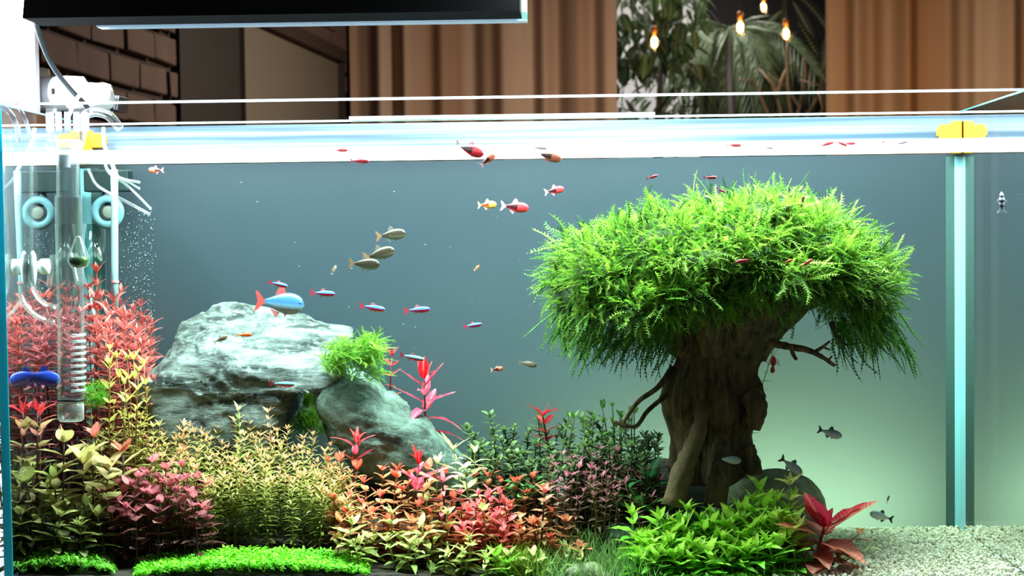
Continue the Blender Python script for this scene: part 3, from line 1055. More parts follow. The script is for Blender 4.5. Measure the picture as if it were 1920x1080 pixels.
def rock(name, label, outline, Yc_, depth, mat, seed, tilt=0.0, amp=.006, strat=3.0, expo=4.0, sub=5, group=None, ledge=0.0, tz=(.35, .75)):
    """Boulder: a rounded block whose silhouette follows the outline, with real depth, tilt and layered relief."""
    pts = [P(x, y, Yc_) for x, y in outline]
    c = sum(pts, Vector()) / len(pts)
    ang = sorted((math.atan2(p.z - c.z, p.x - c.x), math.hypot(p.x - c.x, p.z - c.z)) for p in pts)
    A = np.array([a for a, _ in ang]); Rr = np.array([r for _, r in ang])
    A = np.concatenate([A - 2 * pi, A, A + 2 * pi]); Rr = np.tile(Rr, 3)
    zmin, zmax = min(p.z for p in pts) - c.z, max(p.z for p in pts) - c.z
    b = bmesh.new()
    bmesh.ops.create_icosphere(b, subdivisions=sub, radius=1)
    for v in b.verts:
        d = v.co
        k_ = (abs(d.x) ** expo + abs(d.y) ** expo + abs(d.z) ** expo) ** (-1 / expo)
        q = d * k_
        th = math.atan2(q.z, q.x)
        rb = (abs(math.cos(th)) ** expo + abs(math.sin(th)) ** expo) ** (-1 / expo)
        rho = math.hypot(q.x, q.z) / rb
        Rt = float(np.interp(th, A, Rr))
        x, z, y = rho * Rt * math.cos(th), rho * Rt * math.sin(th), q.y * depth
        zl = (z - zmin) / (zmax - zmin)
        z += tilt * (y - depth * .8) * max(0.0, min(1.0, (zl - tz[0]) / (tz[1] - tz[0])))
        sv = Vector((x * 18 + seed, y * 18, z * 18 * strat))
        n1 = mnoise.fractal(sv, 0.9, 2.1, 5)
        n2 = mnoise.ridged_multi_fractal(Vector((x * 9 + seed, y * 9, z * 9 * strat)), .9, 2.0, 4, 1.0, 2.0) - 1.0
        nrm = Vector((x, y * .6, z)).normalized()
        lay = z * 95 + .35 * x * 60 + 2.2 * mnoise.noise(Vector((x * 14 + seed, y * 14, z * 14)))
        saw = (lay % 1.0) - .5
        msk = .5 + .5 * mnoise.noise(Vector((x * 26, y * 26, z * 60 + seed)))
        v.co = Vector((x, y, z)) + nrm * (amp * n1 + amp * .7 * n2 + ledge * saw * msk)
    me = bpy.data.meshes.new(name)
    b.to_mesh(me); b.free()
    me.materials.append(mat)
    me.polygons.foreach_set('use_smooth', [sub >= 4] * len(me.polygons))
    o = link(name, me)
    o.location = c
    tag(o, label, 'rock', group)
    return o


M_SLATE = rock_mat('slate', (30, 37, 37), (152, 164, 162), 24, 3.4, (.40, .74))
M_SLATE2 = rock_mat('green_slate', (46, 60, 56), (126, 148, 138), 26, 1.5, (.38, .70))
M_MOSSROCK = rock_mat('olive_rock', (126, 130, 98), (196, 196, 164), 26, 1.5, (.4, .75))
rock('slate_boulder', 'big layered slate boulder with a pale top under the silvery blue fish',
     [(283, 700), (300, 655), (312, 622), (330, 604), (372, 588), (392, 571), (432, 570), (470, 588), (525, 592), (590, 603), (648, 616), (642, 640), (620, 672), (598, 695), (580, 722), (552, 745), (530, 800), (520, 850), (420, 870), (310, 850), (296, 790), (283, 745)],
     .215, .066, M_SLATE, 2.0, tilt=.38, amp=.0055, strat=2.6, sub=6, expo=10.0, ledge=.0036, tz=(.55, .75))
rock('slate_boulder', 'long greenish slate boulder lying aslant at the foot of the fern-like moss',
     [(588, 700), (600, 686), (640, 684), (680, 702), (720, 738), (770, 772), (815, 806), (850, 845), (905, 905), (900, 940), (800, 940), (700, 900), (640, 830), (606, 775), (590, 735)],
     .19, .05, M_SLATE2, 9.0, tilt=.15, amp=.0055, strat=1.4, expo=3.6, sub=6, ledge=.002)
rock('rounded_stone', 'rounded olive stone with white scratches at the foot of the trunk',
     [(1328, 945), (1340, 915), (1372, 893), (1430, 880), (1485, 878), (1525, 892), (1545, 925), (1540, 985), (1500, 1040), (1400, 1050), (1340, 1010)],
     .14, .045, M_MOSSROCK, 5.0, tilt=.2, amp=.003, strat=1.0, expo=2.6)
rock('small_stone', 'small grey stone half buried between the hair grass and the glass', [(1050, 1080), (1060, 1064), (1090, 1060), (1130, 1066), (1150, 1085), (1140, 1100), (1060, 1100)], .035, .014, M_MOSSROCK, 3.0, amp=.0015, expo=2.5, sub=3, group='small stones')
rock('small_stone', 'flat grey stone behind the hair grass near the trunk foot', [(1130, 1010), (1145, 985), (1180, 985), (1205, 1000), (1215, 1030), (1190, 1045), (1140, 1040)], .105, .018, M_SLATE2, 13.0, amp=.0015, expo=2.5, sub=3, group='small stones')
rock('small_stone', 'dark stone wedged below the pink stems', [(1040, 900), (1060, 872), (1120, 868), (1150, 890), (1150, 940), (1100, 960), (1050, 945)], .185, .03, M_SLATE, 23.0, amp=.002, expo=2.5, sub=3, group='small stones')

# ------------------------------------------------------------------ moss


def frond_templates(nt_, seed, segs=7, droop=.5, leafn=11, leaflen=.13):
    """Unit fronds along +Y: a thin axis with short side leaflets, all triangles."""
    rr = random.Random(seed)
    out = []
    for _ in range(nt_):
        V, Fc = [], []
        cv = rr.uniform(-.3, .3); dz = rr.uniform(.3, 1.0) * droop
        pt = lambda t: Vector((cv * t * t + .04 * math.sin(6 * t + cv * 9), t, -dz * t * t + .15 * t))
        r0 = .019
        for i in range(segs + 1):
            t = i / segs; c = pt(t); r_ = r0 * (1 - .7 * t)
            for k_ in range(3):
                a = 2 * pi * k_ / 3
                V.append((c.x + r_ * math.cos(a), c.y, c.z + r_ * math.sin(a)))
        for i in range(segs):
            for k_ in range(3):
                a, b_ = i * 3 + k_, i * 3 + (k_ + 1) % 3
                Fc += [(a, b_, b_ + 3), (a, b_ + 3, a + 3)]
        for j in range(leafn):
            t = .12 + .84 * j / leafn
            c = pt(t)
            for s in (-1, 1):
                l = leaflen * (1 - .55 * t) * rr.uniform(.7, 1.2)
                tip = c + Vector((s * l, l * .75, rr.uniform(-.3, .3) * l))
                w = Vector((-s * .012, .02, 0))
                b0 = len(V)
                V += [tuple(c - w), tuple(c + w), tuple(tip)]
                Fc.append((b0, b0 + 1, b0 + 2))
        out.append((np.array(V), np.array(Fc)))
    return out


def scatter(templates, pos, dirs, lens, cols, widths=None):
    """Merge oriented, scaled copies of templates (numpy)."""
    n_ = len(pos)
    which = rng.integers(0, len(templates), n_)
    y = dirs / np.linalg.norm(dirs, axis=1)[:, None]
    up = np.tile(np.array([0, 0, 1.0]), (n_, 1)) + rng.normal(0, .35, (n_, 3))
    x = np.cross(y, up); x /= (np.linalg.norm(x, axis=1)[:, None] + 1e-9)
    z = np.cross(x, y)
    Rm = np.stack([x, y, z], -1)
    if widths is None: widths = np.ones(n_)
    VV, FF, CC, b0 = [], [], [], 0
    for k_, (tv, tf) in enumerate(templates):
        s = np.where(which == k_)[0]
        if not len(s): continue
        loc = tv[None] * lens[s][:, None, None]
        loc = loc * np.stack([widths[s], np.ones(len(s)), widths[s]], -1)[:, None]
        w = np.einsum('nij,nkj->nki', Rm[s], loc) + pos[s][:, None]
        VV.append(w.reshape(-1, 3))
        FF.append((tf[None] + (np.arange(len(s)) * len(tv))[:, None, None]).reshape(-1, 3) + b0)
        tt = np.clip(tv[:, 1], 0, 1)
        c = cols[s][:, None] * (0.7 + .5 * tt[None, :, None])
        CC.append(c.reshape(-1, 3))
        b0 += len(s) * len(tv)
    return np.concatenate(VV), np.concatenate(FF), np.clip(np.concatenate(CC), 0, 1)


FR = frond_templates(8, 3)
FR_HANG = frond_templates(5, 5, droop=.15, leaflen=.07)

tree = empty('moss_tree', (P(1335, 890, .17).x, .17, P(1335, 890, .17).z - .02))
to = tree.location
# trunk
M_WOOD, nt, out = new_mat('driftwood')
L = nt.links
tc = nd(nt, 'TexCoord'); mp = nd(nt, 'Mapping'); mp.inputs['Scale'].default_value = (1, 1, .18)
L.new(tc.outputs['Object'], mp.inputs['Vector'])
nz = nd(nt, 'TexNoise', Scale=130.0, Detail=8.0, Roughness=.7); L.new(mp.outputs[0], nz.inputs['Vector'])
nz2 = nd(nt, 'TexNoise', Scale=18.0, Detail=3.0); L.new(tc.outputs['Object'], nz2.inputs['Vector'])
c = mixc(nt, mixf(nt, nz.outputs['Fac'], .35, .65, 0, 1), lin((40, 28, 19)), lin((138, 106, 72)))
c = mixc(nt, mixf(nt, nz2.outputs['Fac'], .5, .7, 0, .6), c, lin((74, 70, 40)))
p = nd(nt, 'BsdfPrincipled', Roughness=.85); L.new(c, p.inputs['Base Color'])
b = nd(nt, 'Bump', Strength=1.0, Distance=.004); L.new(nz.outputs['Fac'], b.inputs['Height']); L.new(b.outputs[0], p.inputs['Normal'])
L.new(p.outputs[0], out.inputs[0])
M_WOODL = pmat('bare_driftwood', (112, 90, 62), rough=.8, var=.35, scale=120, bump=.6, bscale=160)

TR = [(905, 1268, 1425), (880, 1262, 1412), (850, 1262, 1404), (820, 1258, 1402), (795, 1252, 1412), (770, 1244, 1424), (745, 1238, 1426), (725, 1242, 1420), (705, 1252, 1412), (685, 1262, 1420), (665, 1272, 1432), (645, 1282, 1446), (620, 1270, 1470), (595, 1250, 1490), (570, 1240, 1505)]
vs_, fs_ = [], []
NA = 56
for i, (py, xl_, xr_) in enumerate(TR):
    for sub in range(3):
        if i == len(TR) - 1 and sub: break
        f = sub / 3
        nxt = TR[min(i + 1, len(TR) - 1)]
        y_ = py + (nxt[0] - py) * f; a_ = xl_ + (nxt[1] - xl_) * f; b_ = xr_ + (nxt[2] - xr_) * f
        cc = P((a_ + b_) / 2, y_, .17) - to
        rx = (b_ - a_) / 2 * pxm(.17)
        for k_ in range(NA):
            th = 2 * pi * k_ / NA
            g = mnoise.fractal(Vector((math.cos(th) * 3.2, math.sin(th) * 3.2, cc.z * 9)), .8, 2.0, 5)
            g2 = mnoise.noise(Vector((math.cos(th) * 9, math.sin(th) * 9, cc.z * 22 + 7)))
            g3 = mnoise.ridged_multi_fractal(Vector((math.cos(th) * 2.2, math.sin(th) * 2.2, cc.z * 5 + 3)), .9, 2.1, 4, 1.0, 2.0) - 1.2
            r_ = rx * (1.0 + .20 * g + .13 * g2 + .13 * g3)
            vs_.append(cc + Vector((math.cos(th) * r_, math.sin(th) * r_ * .82, .003 * g2)))
nr = len(vs_) // NA
for i in range(nr - 1):
    for k_ in range(NA):
        k2 = (k_ + 1) % NA
        fs_.append((i * NA + k_, i * NA + k2, (i + 1) * NA + k2, (i + 1) * NA + k_))
fs_.append(tuple(range((nr - 1) * NA, nr * NA))); fs_.append(tuple(range(NA - 1, -1, -1)))
MB().add(vs_, fs_).build('trunk', M_WOOD, tree, smooth=True)


def limb(name, pts, r0, r1, mat=M_WOOD, n=10, rough=.12):
    pp = spline([P(*p) - to for p in pts], 22)
    rs = [(r0 + (r1 - r0) * i / (len(pp) - 1)) * pxm(.17) * (1 + rough * mnoise.noise(Vector((i * .9, r0, pts[0][0])))) for i in range(len(pp))]
    mb_ = MB().tube(pp, rs, n)
    mb_.v = [tuple(Vector(v_) + Vector((1, 1, 1)) * .0012 * mnoise.noise(Vector(v_) * 160) * (1 if r0 > 8 else .4)) for v_ in mb_.v]
    return mb_.build(name, mat, tree, smooth=True)


limb('limb', [(1300, 650, .16), (1240, 600, .15), (1160, 560, .14), (1090, 540, .14)], 42, 10)
limb('limb', [(1340, 650, .15), (1330, 590, .13), (1300, 530, .11), (1270, 480, .10)], 38, 10)
limb('limb', [(1400, 650, .17), (1440, 600, .18), (1500, 560, .18), (1590, 545, .18), (1640, 570, .18)], 46, 9)
limb('limb', [(1380, 640, .15), (1420, 590, .13), (1480, 560, .11), (1540, 560, .10)], 36, 12)
limb('limb', [(1370, 620, .18), (1390, 520, .2), (1440, 440, .2), (1480, 400, .19)], 34, 6)
limb('twig', [(1440, 642, .13), (1480, 650, .125), (1512, 656, .12), (1540, 668, .118), (1566, 686, .116)], 8, 3)
limb('twig', [(1528, 660, .119), (1543, 650, .117), (1556, 640, .115)], 4, 2)
limb('twig', [(1546, 652, .116), (1556, 656, .115)], 2.5, 1.5)
limb('twig', [(1484, 651, .125), (1487, 664, .124), (1494, 674, .122)], 5, 3)
limb('twig', [(1553, 676, .117), (1560, 668, .116)], 2.5, 1.5)
limb('twig', [(1560, 605, .13), (1568, 630, .12), (1592, 650, .115)], 6, 2)
limb('twig', [(1050, 520, .13), (1036, 490, .12)], 3, 1.5)
limb('twig', [(1474, 420, .1), (1478, 385, .09)], 5, 3)
limb('twig', [(1497, 400, .1), (1507, 368, .09)], 4, 2.5)
limb('twig', [(1388, 395, .12), (1378, 372, .11)], 3, 1.5)
limb('twig', [(1420, 450, .07), (1390, 470, .06)], 5, 3)
limb('root', [(1260, 690, .15), (1235, 725, .13), (1200, 750, .12), (1180, 775, .11), (1165, 800, .11)], 6, 3)
limb('root', [(1250, 740, .14), (1215, 770, .12), (1190, 800, .11), (1150, 790, .11)], 5, 3)
limb('root', [(1322, 740, .16), (1316, 775, .118), (1308, 815, .104), (1294, 850, .098), (1278, 890, .092), (1262, 950, .088)], 10, 23, M_WOODL, rough=.3)
limb('root', [(1352, 790, .17), (1350, 830, .13), (1352, 880, .105), (1340, 950, .10)], 14, 22, rough=.3)
limb('root', [(1395, 840, .15), (1410, 880, .15), (1415, 920, .15)], 22, 16)
limb('root', [(1290, 660, .12), (1278, 700, .115), (1266, 745, .115), (1268, 785, .115)], 8, 6)
limb('knot', [(1405, 740, .14), (1418, 765, .135), (1408, 800, .14)], 22, 20)

# crown of moss: lobes (px, py, Y, rx, rz px, ry m)
LOBES = [(1240, 470, .15, 130, 66, .080), (1130, 520, .14, 92, 62, .075), (1082, 560, .14, 48, 62, .05), (1390, 448, .17, 140, 62, .100), (1330, 500, .12, 150, 66, .075),
         (1530, 480, .16, 100, 66, .085), (1605, 535, .16, 70, 68, .065), (1632, 590, .17, 44, 52, .045), (1480, 520, .11, 110, 56, .060), (1200, 570, .11, 90, 44, .055), (1300, 560, .09, 80, 40, .04), (1430, 405, .15, 70, 34, .06)]
lob = [(np.array(P(a, b_, c_)), a4 * pxm(c_), a5 * pxm(c_), a6) for a, b_, c_, a4, a5, a6 in LOBES]
pos, dirs, lens, cols, core_v, core_f = [], [], [], [], [], []
cen = np.array(P(1360, 560, .16))
g1, g2, g3 = np.array(lin((146, 184, 64))), np.array(lin((82, 142, 38))), np.array(lin((36, 80, 28)))
for li, (c_, rx, rz, ry) in enumerate(lob):
    nn = int(5600 * (rx * rz + rx * ry) / .0135)
    d = rng.normal(size=(nn, 3)); d /= np.linalg.norm(d, axis=1)[:, None]
    q = c_ + d * np.array([rx, ry, rz])
    ok = np.ones(nn, bool)
    for lj, (c2, r2x, r2z, r2y) in enumerate(lob):
        if lj != li:
            ok &= (((q - c2) / np.array([r2x, r2y, r2z])) ** 2).sum(1) > .72
    under = d[:, 2] < -.35
    ok &= ~(under & (rng.random(nn) < .55))
    q, d, under = q[ok], d[ok], under[ok]
    nrm = d / np.array([rx, ry, rz]); nrm /= np.linalg.norm(nrm, axis=1)[:, None]
    rad = q - cen; rad[:, 2] = 0; rad /= (np.linalg.norm(rad, axis=1)[:, None] + 1e-6)
    dd = nrm * .6 + rad * .35 + rng.normal(0, .5, q.shape)
    nv = np.array([mnoise.noise_vector(Vector(p_ * 55)) for p_ in q]) * 1.1
    ns = np.array([mnoise.noise(Vector(p_ * 38 + 9)) for p_ in q])
    dd += nv
    dd[:, 2] += np.where(under, -.5, .12)
    q[:, 1] = np.clip(q[:, 1], T + .012, TD - .012)
    pos.append(q + nrm * (-.005 + .012 * ns[:, None])); dirs.append(dd)
    lens.append(rng.uniform(.012, .028, len(q)) * np.where(under, .9, 1.0) * (1 + .75 * ns))
    mixv = rng.random((len(q), 1))
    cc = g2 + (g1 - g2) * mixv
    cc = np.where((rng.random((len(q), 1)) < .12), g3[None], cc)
    cols.append(cc)
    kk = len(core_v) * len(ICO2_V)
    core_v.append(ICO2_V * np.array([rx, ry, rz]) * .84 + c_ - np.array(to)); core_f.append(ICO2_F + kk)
pos, dirs, lens, cols = map(np.concatenate, (pos, dirs, lens, cols))
# fronds whose tips would leave the tank turn inwards
tipy = pos[:, 1] + dirs[:, 1] * lens
dirs[:, 1] = np.where((tipy < T + .004) | (tipy > TD - .004), -dirs[:, 1] * .3, dirs[:, 1])
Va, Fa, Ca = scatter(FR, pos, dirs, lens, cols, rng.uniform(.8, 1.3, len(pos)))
# long loose strands reaching out and hanging under the rim
hp, hd_, hl = [], [], []
for (a0, a1, y0, y1, nn, sgn) in ((1090, 1270, 590, 640, 260, -1), (1560, 1690, 580, 640, 130, 1), (1040, 1110, 570, 610, 60, -1)):
    for _ in range(nn):
        q = np.array(P(rng.uniform(a0, a1), rng.uniform(y0, y1), rng.uniform(.07, .24)))
        hp.append(q); hd_.append(np.array([sgn * rng.uniform(.0, .6), rng.uniform(-.3, .3), -rng.uniform(.45, 1)])); hl.append(rng.uniform(.018, .045))
for _ in range(46):
    li = rng.integers(0, len(lob)); c_, rx, rz, ry = lob[li]
    d = rng.normal(size=3); d[2] = abs(d[2]) * .5; d /= np.linalg.norm(d)
    q = c_ + d * np.array([rx, ry, rz]); q[1] = np.clip(q[1], .03, .3)
    o_ = q - cen; o_ /= np.linalg.norm(o_)
    hp.append(q); hd_.append(o_ + rng.normal(0, .3, 3) + np.array([0, 0, .15])); hl.append(rng.uniform(.025, .04))
for (a, b_, dx, dz, l_) in ((1405, 375, .1, 1, 22), (1075, 455, -.9, .5, 20), (1050, 512, -1, .3, 24), (1240, 395, .2, 1, 14), (1330, 385, -.8, .6, 24), (1600, 470, .5, .8, 24), (1625, 460, .6, .8, 20), (1555, 415, .8, .25, 22)):
    for s in range(3):
        hp.append(np.array(P(a + rng.uniform(-8, 8), b_ + rng.uniform(0, 10), .12))); hd_.append(np.array([dx, rng.uniform(-.3, .1), dz]) + rng.normal(0, .12, 3)); hl.append(l_ * .001 * rng.uniform(.8, 1.3))
hp, hd_, hl = np.array(hp), np.array(hd_), np.array(hl)
hc = g2[None] * rng.uniform(.5, 1.2, (len(hp), 1))
Vb, Fb, Cb = scatter(FR_HANG, hp, hd_, hl, hc)
Vc = np.concatenate(core_v); Fc_ = np.concatenate(core_f)
Vc = Vc + np.array(to)
allV = np.concatenate([Va, Vb, Vc]) - np.array(to)
allF = np.concatenate([Fa, Fb + len(Va), Fc_ + len(Va) + len(Vb)])
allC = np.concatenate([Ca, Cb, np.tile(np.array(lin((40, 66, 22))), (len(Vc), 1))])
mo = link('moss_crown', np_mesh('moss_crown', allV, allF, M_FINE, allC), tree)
mo['kind'] = 'stuff'
mo['label'] = 'bright green feathery moss'
tag(tree, 'driftwood trunk grown like a bonsai with a broad bright green moss crown', 'moss tree')


def moss_patch(name, label, pts, n_, ln, c1, c2, dirf, kind='stuff', cat='moss', seedY=(.2, .25), hang=False):
    ps, ds = [], []
    for _ in range(n_):
        a, b_, r_ = pts[rng.integers(0, len(pts))]
        th, rr_ = rng.uniform(0, 2 * pi), r_ * math.sqrt(rng.random())
        ps.append(np.array(P(a + rr_ * math.cos(th), b_ + rr_ * math.sin(th) * .8, rng.uniform(*seedY))))
        ds.append(np.array(dirf()) + rng.normal(0, .35, 3))
    ps, ds = np.array(ps), np.array(ds)
    cc = np.array(lin(c1)) + (np.array(lin(c2)) - np.array(lin(c1))) * rng.random((n_, 1))
    v_, f_, c_ = scatter(FR_HANG if hang else FR, ps, ds, rng.uniform(*ln, n_), cc)
    o = link(name, np_mesh(name, v_, f_, M_FINE, c_))
    tag(o, label, cat, kind=kind)
    return o


moss_patch('feathery_moss', 'tuft of bright green feathery moss draped where the two slate boulders meet', [(660, 665, 34), (690, 660, 24), (680, 690, 34), (640, 655, 26), (620, 680, 18), (690, 645, 20)], 900, (.009, .02), (80, 150, 40), (160, 205, 70), lambda: (.35, -.4, .1), seedY=(.135, .18))
moss_patch('feathery_moss', 'green moss filling the gap under the big boulder', [(570, 785, 30), (555, 800, 30), (590, 800, 26), (575, 755, 10)], 700, (.008, .016), (60, 120, 24), (140, 180, 50), lambda: (0, -.2, .8), seedY=(.285, .32))
moss_patch('feathery_moss', 'small bright green moss clump beside the foot of the glass inlet pipe', [(180, 735, 18), (175, 755, 18), (190, 750, 14)], 260, (.006, .012), (90, 180, 50), (150, 220, 80), lambda: (0, -.4, .4), seedY=(.12, .14))


# ---- low carpets: tiny leaves on mounded ground
def tiny_leaf_templates(seed, k=5):
    rr = random.Random(seed); out = []
    for _ in range(k):
        V, Fc = [], []
        for j in range(5):
            a = rr.uniform(0, 2 * pi); el = rr.uniform(.0, .9); h_ = rr.uniform(.3, 1.0)
            d = Vector((math.cos(a) * math.cos(el), math.sin(el) * .4 + 0, math.sin(a) * math.cos(el)))
            c = Vector((rr.uniform(-.2, .2), h_, rr.uniform(-.2, .2)))
            s = d.cross(Vector((0, 1, 0))); s = s.normalized() * .16 if s.length > 1e-3 else Vector((.16, 0, 0))
            l = .55
            b0 = len(V)
            V += [tuple(c), tuple(c + d * l * .5 + s), tuple(c + d * l), tuple(c + d * l * .5 - s)]
            Fc += [(b0, b0 + 1, b0 + 2), (b0, b0 + 2, b0 + 3)]
        out.append((np.array(V), np.array(Fc)))
    return out


TL = tiny_leaf_templates(2)


def carpet(name, label, px0, px1, hump, n_, Yr, c1, c2, size=(.004, .007)):
    ps = []
    for _ in range(n_):
        px = rng.uniform(px0, px1); Y = rng.uniform(*Yr)
        x = P(px, 1050, Y).x
        u = (px - px0) / (px1 - px0)
        h_ = hump * (math.sin(pi * min(1, max(0, u))) ** .6) * (.55 + .45 * rng.random())
        ps.append((x, Y, soil(x, Y) + h_ - .002))
    ps = np.array(ps)
    ds = np.tile(np.array([0, -.25, 1.0]), (n_, 1)) + rng.normal(0, .4, (n_, 3))
    cc = np.array(lin(c1)) + (np.array(lin(c2)) - np.array(lin(c1))) * rng.random((n_, 1))
    v_, f_, c_ = scatter(TL, ps, ds, rng.uniform(*size, n_), cc)
    v_[:, 1] = np.clip(v_[:, 1], T + .0006, None)
    o = link(name, np_mesh(name, v_, f_, M_FINE, c_, smooth=False))
    tag(o, label, 'carpet plant', kind='stuff')
    return o


carpet('carpet_plant', 'bright green low carpet plant along the front glass below the thicket', 255, 690, .011, 5200, (.011, .06), (70, 170, 20), (150, 225, 40))
carpet('carpet_plant', 'green low carpet mound beside the dark soil near the teal tank edge', 15, 215, .014, 2200, (.02, .07), (70, 150, 30), (140, 205, 60))
carpet('carpet_plant', 'low green carpet along the front glass below the bright broad leaves', 1170, 1560, .006, 1800, (.012, .06), (60, 130, 20), (130, 195, 50))


def grass(name, label, px0, px1, n_, Yr, ln, c1, c2):
    tv = []
    rr = random.Random(8)
    for _ in range(5):
        b_ = rr.uniform(-.35, .35); V, Fc = [], []
        for i in range(5):
            t_ = i / 4; w = .025 * (1 - t_ * .9)
            V += [(b_ * t_ * t_ - w, t_, 0), (b_ * t_ * t_ + w, t_, .01)]
        for i in range(4):
            Fc += [(2 * i, 2 * i + 1, 2 * i + 3), (2 * i, 2 * i + 3, 2 * i + 2)]
        tv.append((np.array(V), np.array(Fc)))
    ps = []
    for _ in range(n_):
        Y = rng.uniform(*Yr); x = P(rng.uniform(px0, px1), 1050, Y).x
        ps.append((x, Y, soil(x, Y) - .001))
    ps = np.array(ps)
    ds = np.tile(np.array([0, 0, 1.0]), (n_, 1)) + rng.normal(0, .3, (n_, 3))
    cc = np.array(lin(c1)) + (np.array(lin(c2)) - np.array(lin(c1))) * rng.random((n_, 1))
    v_, f_, c_ = scatter(tv, ps, ds, rng.uniform(*ln, n_), cc)
    v_[:, 1] = np.clip(v_[:, 1], T + .0006, None)
    o = link(name, np_mesh(name, v_, f_, M_FINE, c_))
    tag(o, label, 'grass', kind='stuff')


grass('hair_grass', 'fine pale green hair grass beside the small grey stone', 1000, 1235, 1300, (.012, .1), (.012, .03), (90, 146, 70), (180, 210, 126))
grass('hair_grass', 'olive hair grass tuft beside the coral red stems', 935, 1010, 420, (.02, .05), (.014, .034), (80, 120, 20), (150, 170, 50))
grass('hair_grass', 'rounded olive grass tuft under the big red-leaved plant', 1430, 1530, 420, (.015, .04), (.008, .018), (80, 130, 30), (130, 170, 60))

# ------------------------------------------------------------------ plants in the tank
RED_L = [(0, (150, 70, 60)), (.5, (206, 88, 88)), (1, (236, 120, 110))]
thicket(34, [(-10, 590), (60, 560), (100, 545), (160, 550)], (.17, .31), 60, 22, 101, name='red_stem_plant', short='rosy red stem behind the glass pipes', frm='tank end', group='red stems behind the glass pipes', cat='plant',
        nodes=15, per=4, leaves='lance', ln=(.013, .021), elev=(-10, 50), wide=.8, cols=[(0, (128, 56, 60)), (.5, (172, 78, 92)), (1, (212, 116, 126))], stemc=(150, 50, 50), start=.3, crown=5, bend=.008)
thicket(28, [(165, 545), (190, 545), (240, 560), (275, 590), (292, 640)], (.15, .29), 90, 18, 102, name='red_stem_plant', short='coral red stem before the boulder', frm='glass pipes', group='red stems beside the boulder', cat='plant',
        nodes=14, per=4, leaves='lance', ln=(.013, .021), elev=(-10, 50), wide=.8, cols=[(0, (140, 100, 56)), (.4, (176, 74, 84)), (1, (222, 112, 112))], stemc=(140, 50, 40), start=.25, crown=5, bend=.006)
stem_plant('red_stem_plant', 'tallest coral red shoot standing up before the white heater tube', None, 'plant', P(182, 512, .27), nodes=9, per=3, leaves='lance', ln=(.014, .02), elev=(0, 60), cols=[(0, (150, 60, 60)), (1, (238, 110, 96))], stemc=(150, 50, 50), start=.5)
thicket(8, [(195, 640), (275, 650)], (.1, .14), 70, 22, 103, name='yellow_stem_plant', short='lime yellow shoot before the red stems', frm='glass pipes', group='lime shoots before the red stems', cat='plant',
        nodes=7, per=2, leaves='lance', ln=(.012, .018), elev=(0, 60), cols=[(0, (130, 130, 60)), (.6, (190, 170, 90)), (1, (214, 222, 110))], stemc=(130, 90, 50), start=.35)

B_COL = [(0, (100, 112, 40)), (.55, (156, 166, 78)), (.85, (196, 192, 112)), (1, (218, 164, 120))]
thicket(16, [(165, 770), (210, 760), (280, 740), (300, 790)], (.10, .15), 60, 22, 110, name='narrow_leaved_stem', short='green-gold stem beside the boulder', frm='glass pipes', group='green-gold stems by the pipe foot', cat='plant',
        nodes=12, per=4, leaves='narrow', ln=(.008, .012), elev=(0, 45), cols=[(0, (100, 112, 40)), (.6, (168, 168, 78)), (1, (214, 200, 116))], stemc=(120, 96, 50), start=.25, crown=4, r=.0006)
thicket(100, [(275, 812), (340, 795), (430, 800), (480, 805), (560, 800), (620, 815), (660, 850)], (.07, .15), 110, 16, 111, name='narrow_leaved_stem', short='narrow-leaved yellow-green peach-tipped stem', frm='purple clump', group='yellow-green thicket before the boulders', cat='plant',
        nodes=15, per=4, leaves='narrow', ln=(.0085, .0125), elev=(0, 45), cols=B_COL, stemc=(140, 106, 60), start=.2, crown=4, r=.0006)
stem_plant('narrow_leaved_stem', 'pale green shoot standing above the thicket before the dark boulder face', None, 'plant', P(447, 772, .125), nodes=9, per=3, leaves='lance', ln=(.010, .0145), elev=(10, 55), cols=[(0, (120, 140, 70)), (1, (220, 226, 160))], stemc=(110, 130, 60), start=.5)
stem_plant('narrow_leaved_stem', 'peach brown shoot standing above the thicket near the dark boulder edge', None, 'plant', P(502, 775, .13), nodes=9, per=3, leaves='lance', ln=(.009, .0135), elev=(10, 55), cols=[(0, (120, 90, 70)), (1, (232, 190, 150))], stemc=(110, 80, 60), start=.5)
stem_plant('narrow_leaved_stem', 'orange pink shoot above the thicket at the foot of the big boulder', None, 'plant', P(345, 800, .125), nodes=9, per=3, leaves='lance', ln=(.009, .0135), elev=(10, 55), cols=[(0, (140, 90, 60)), (1, (240, 176, 130))], stemc=(140, 80, 60), start=.5)

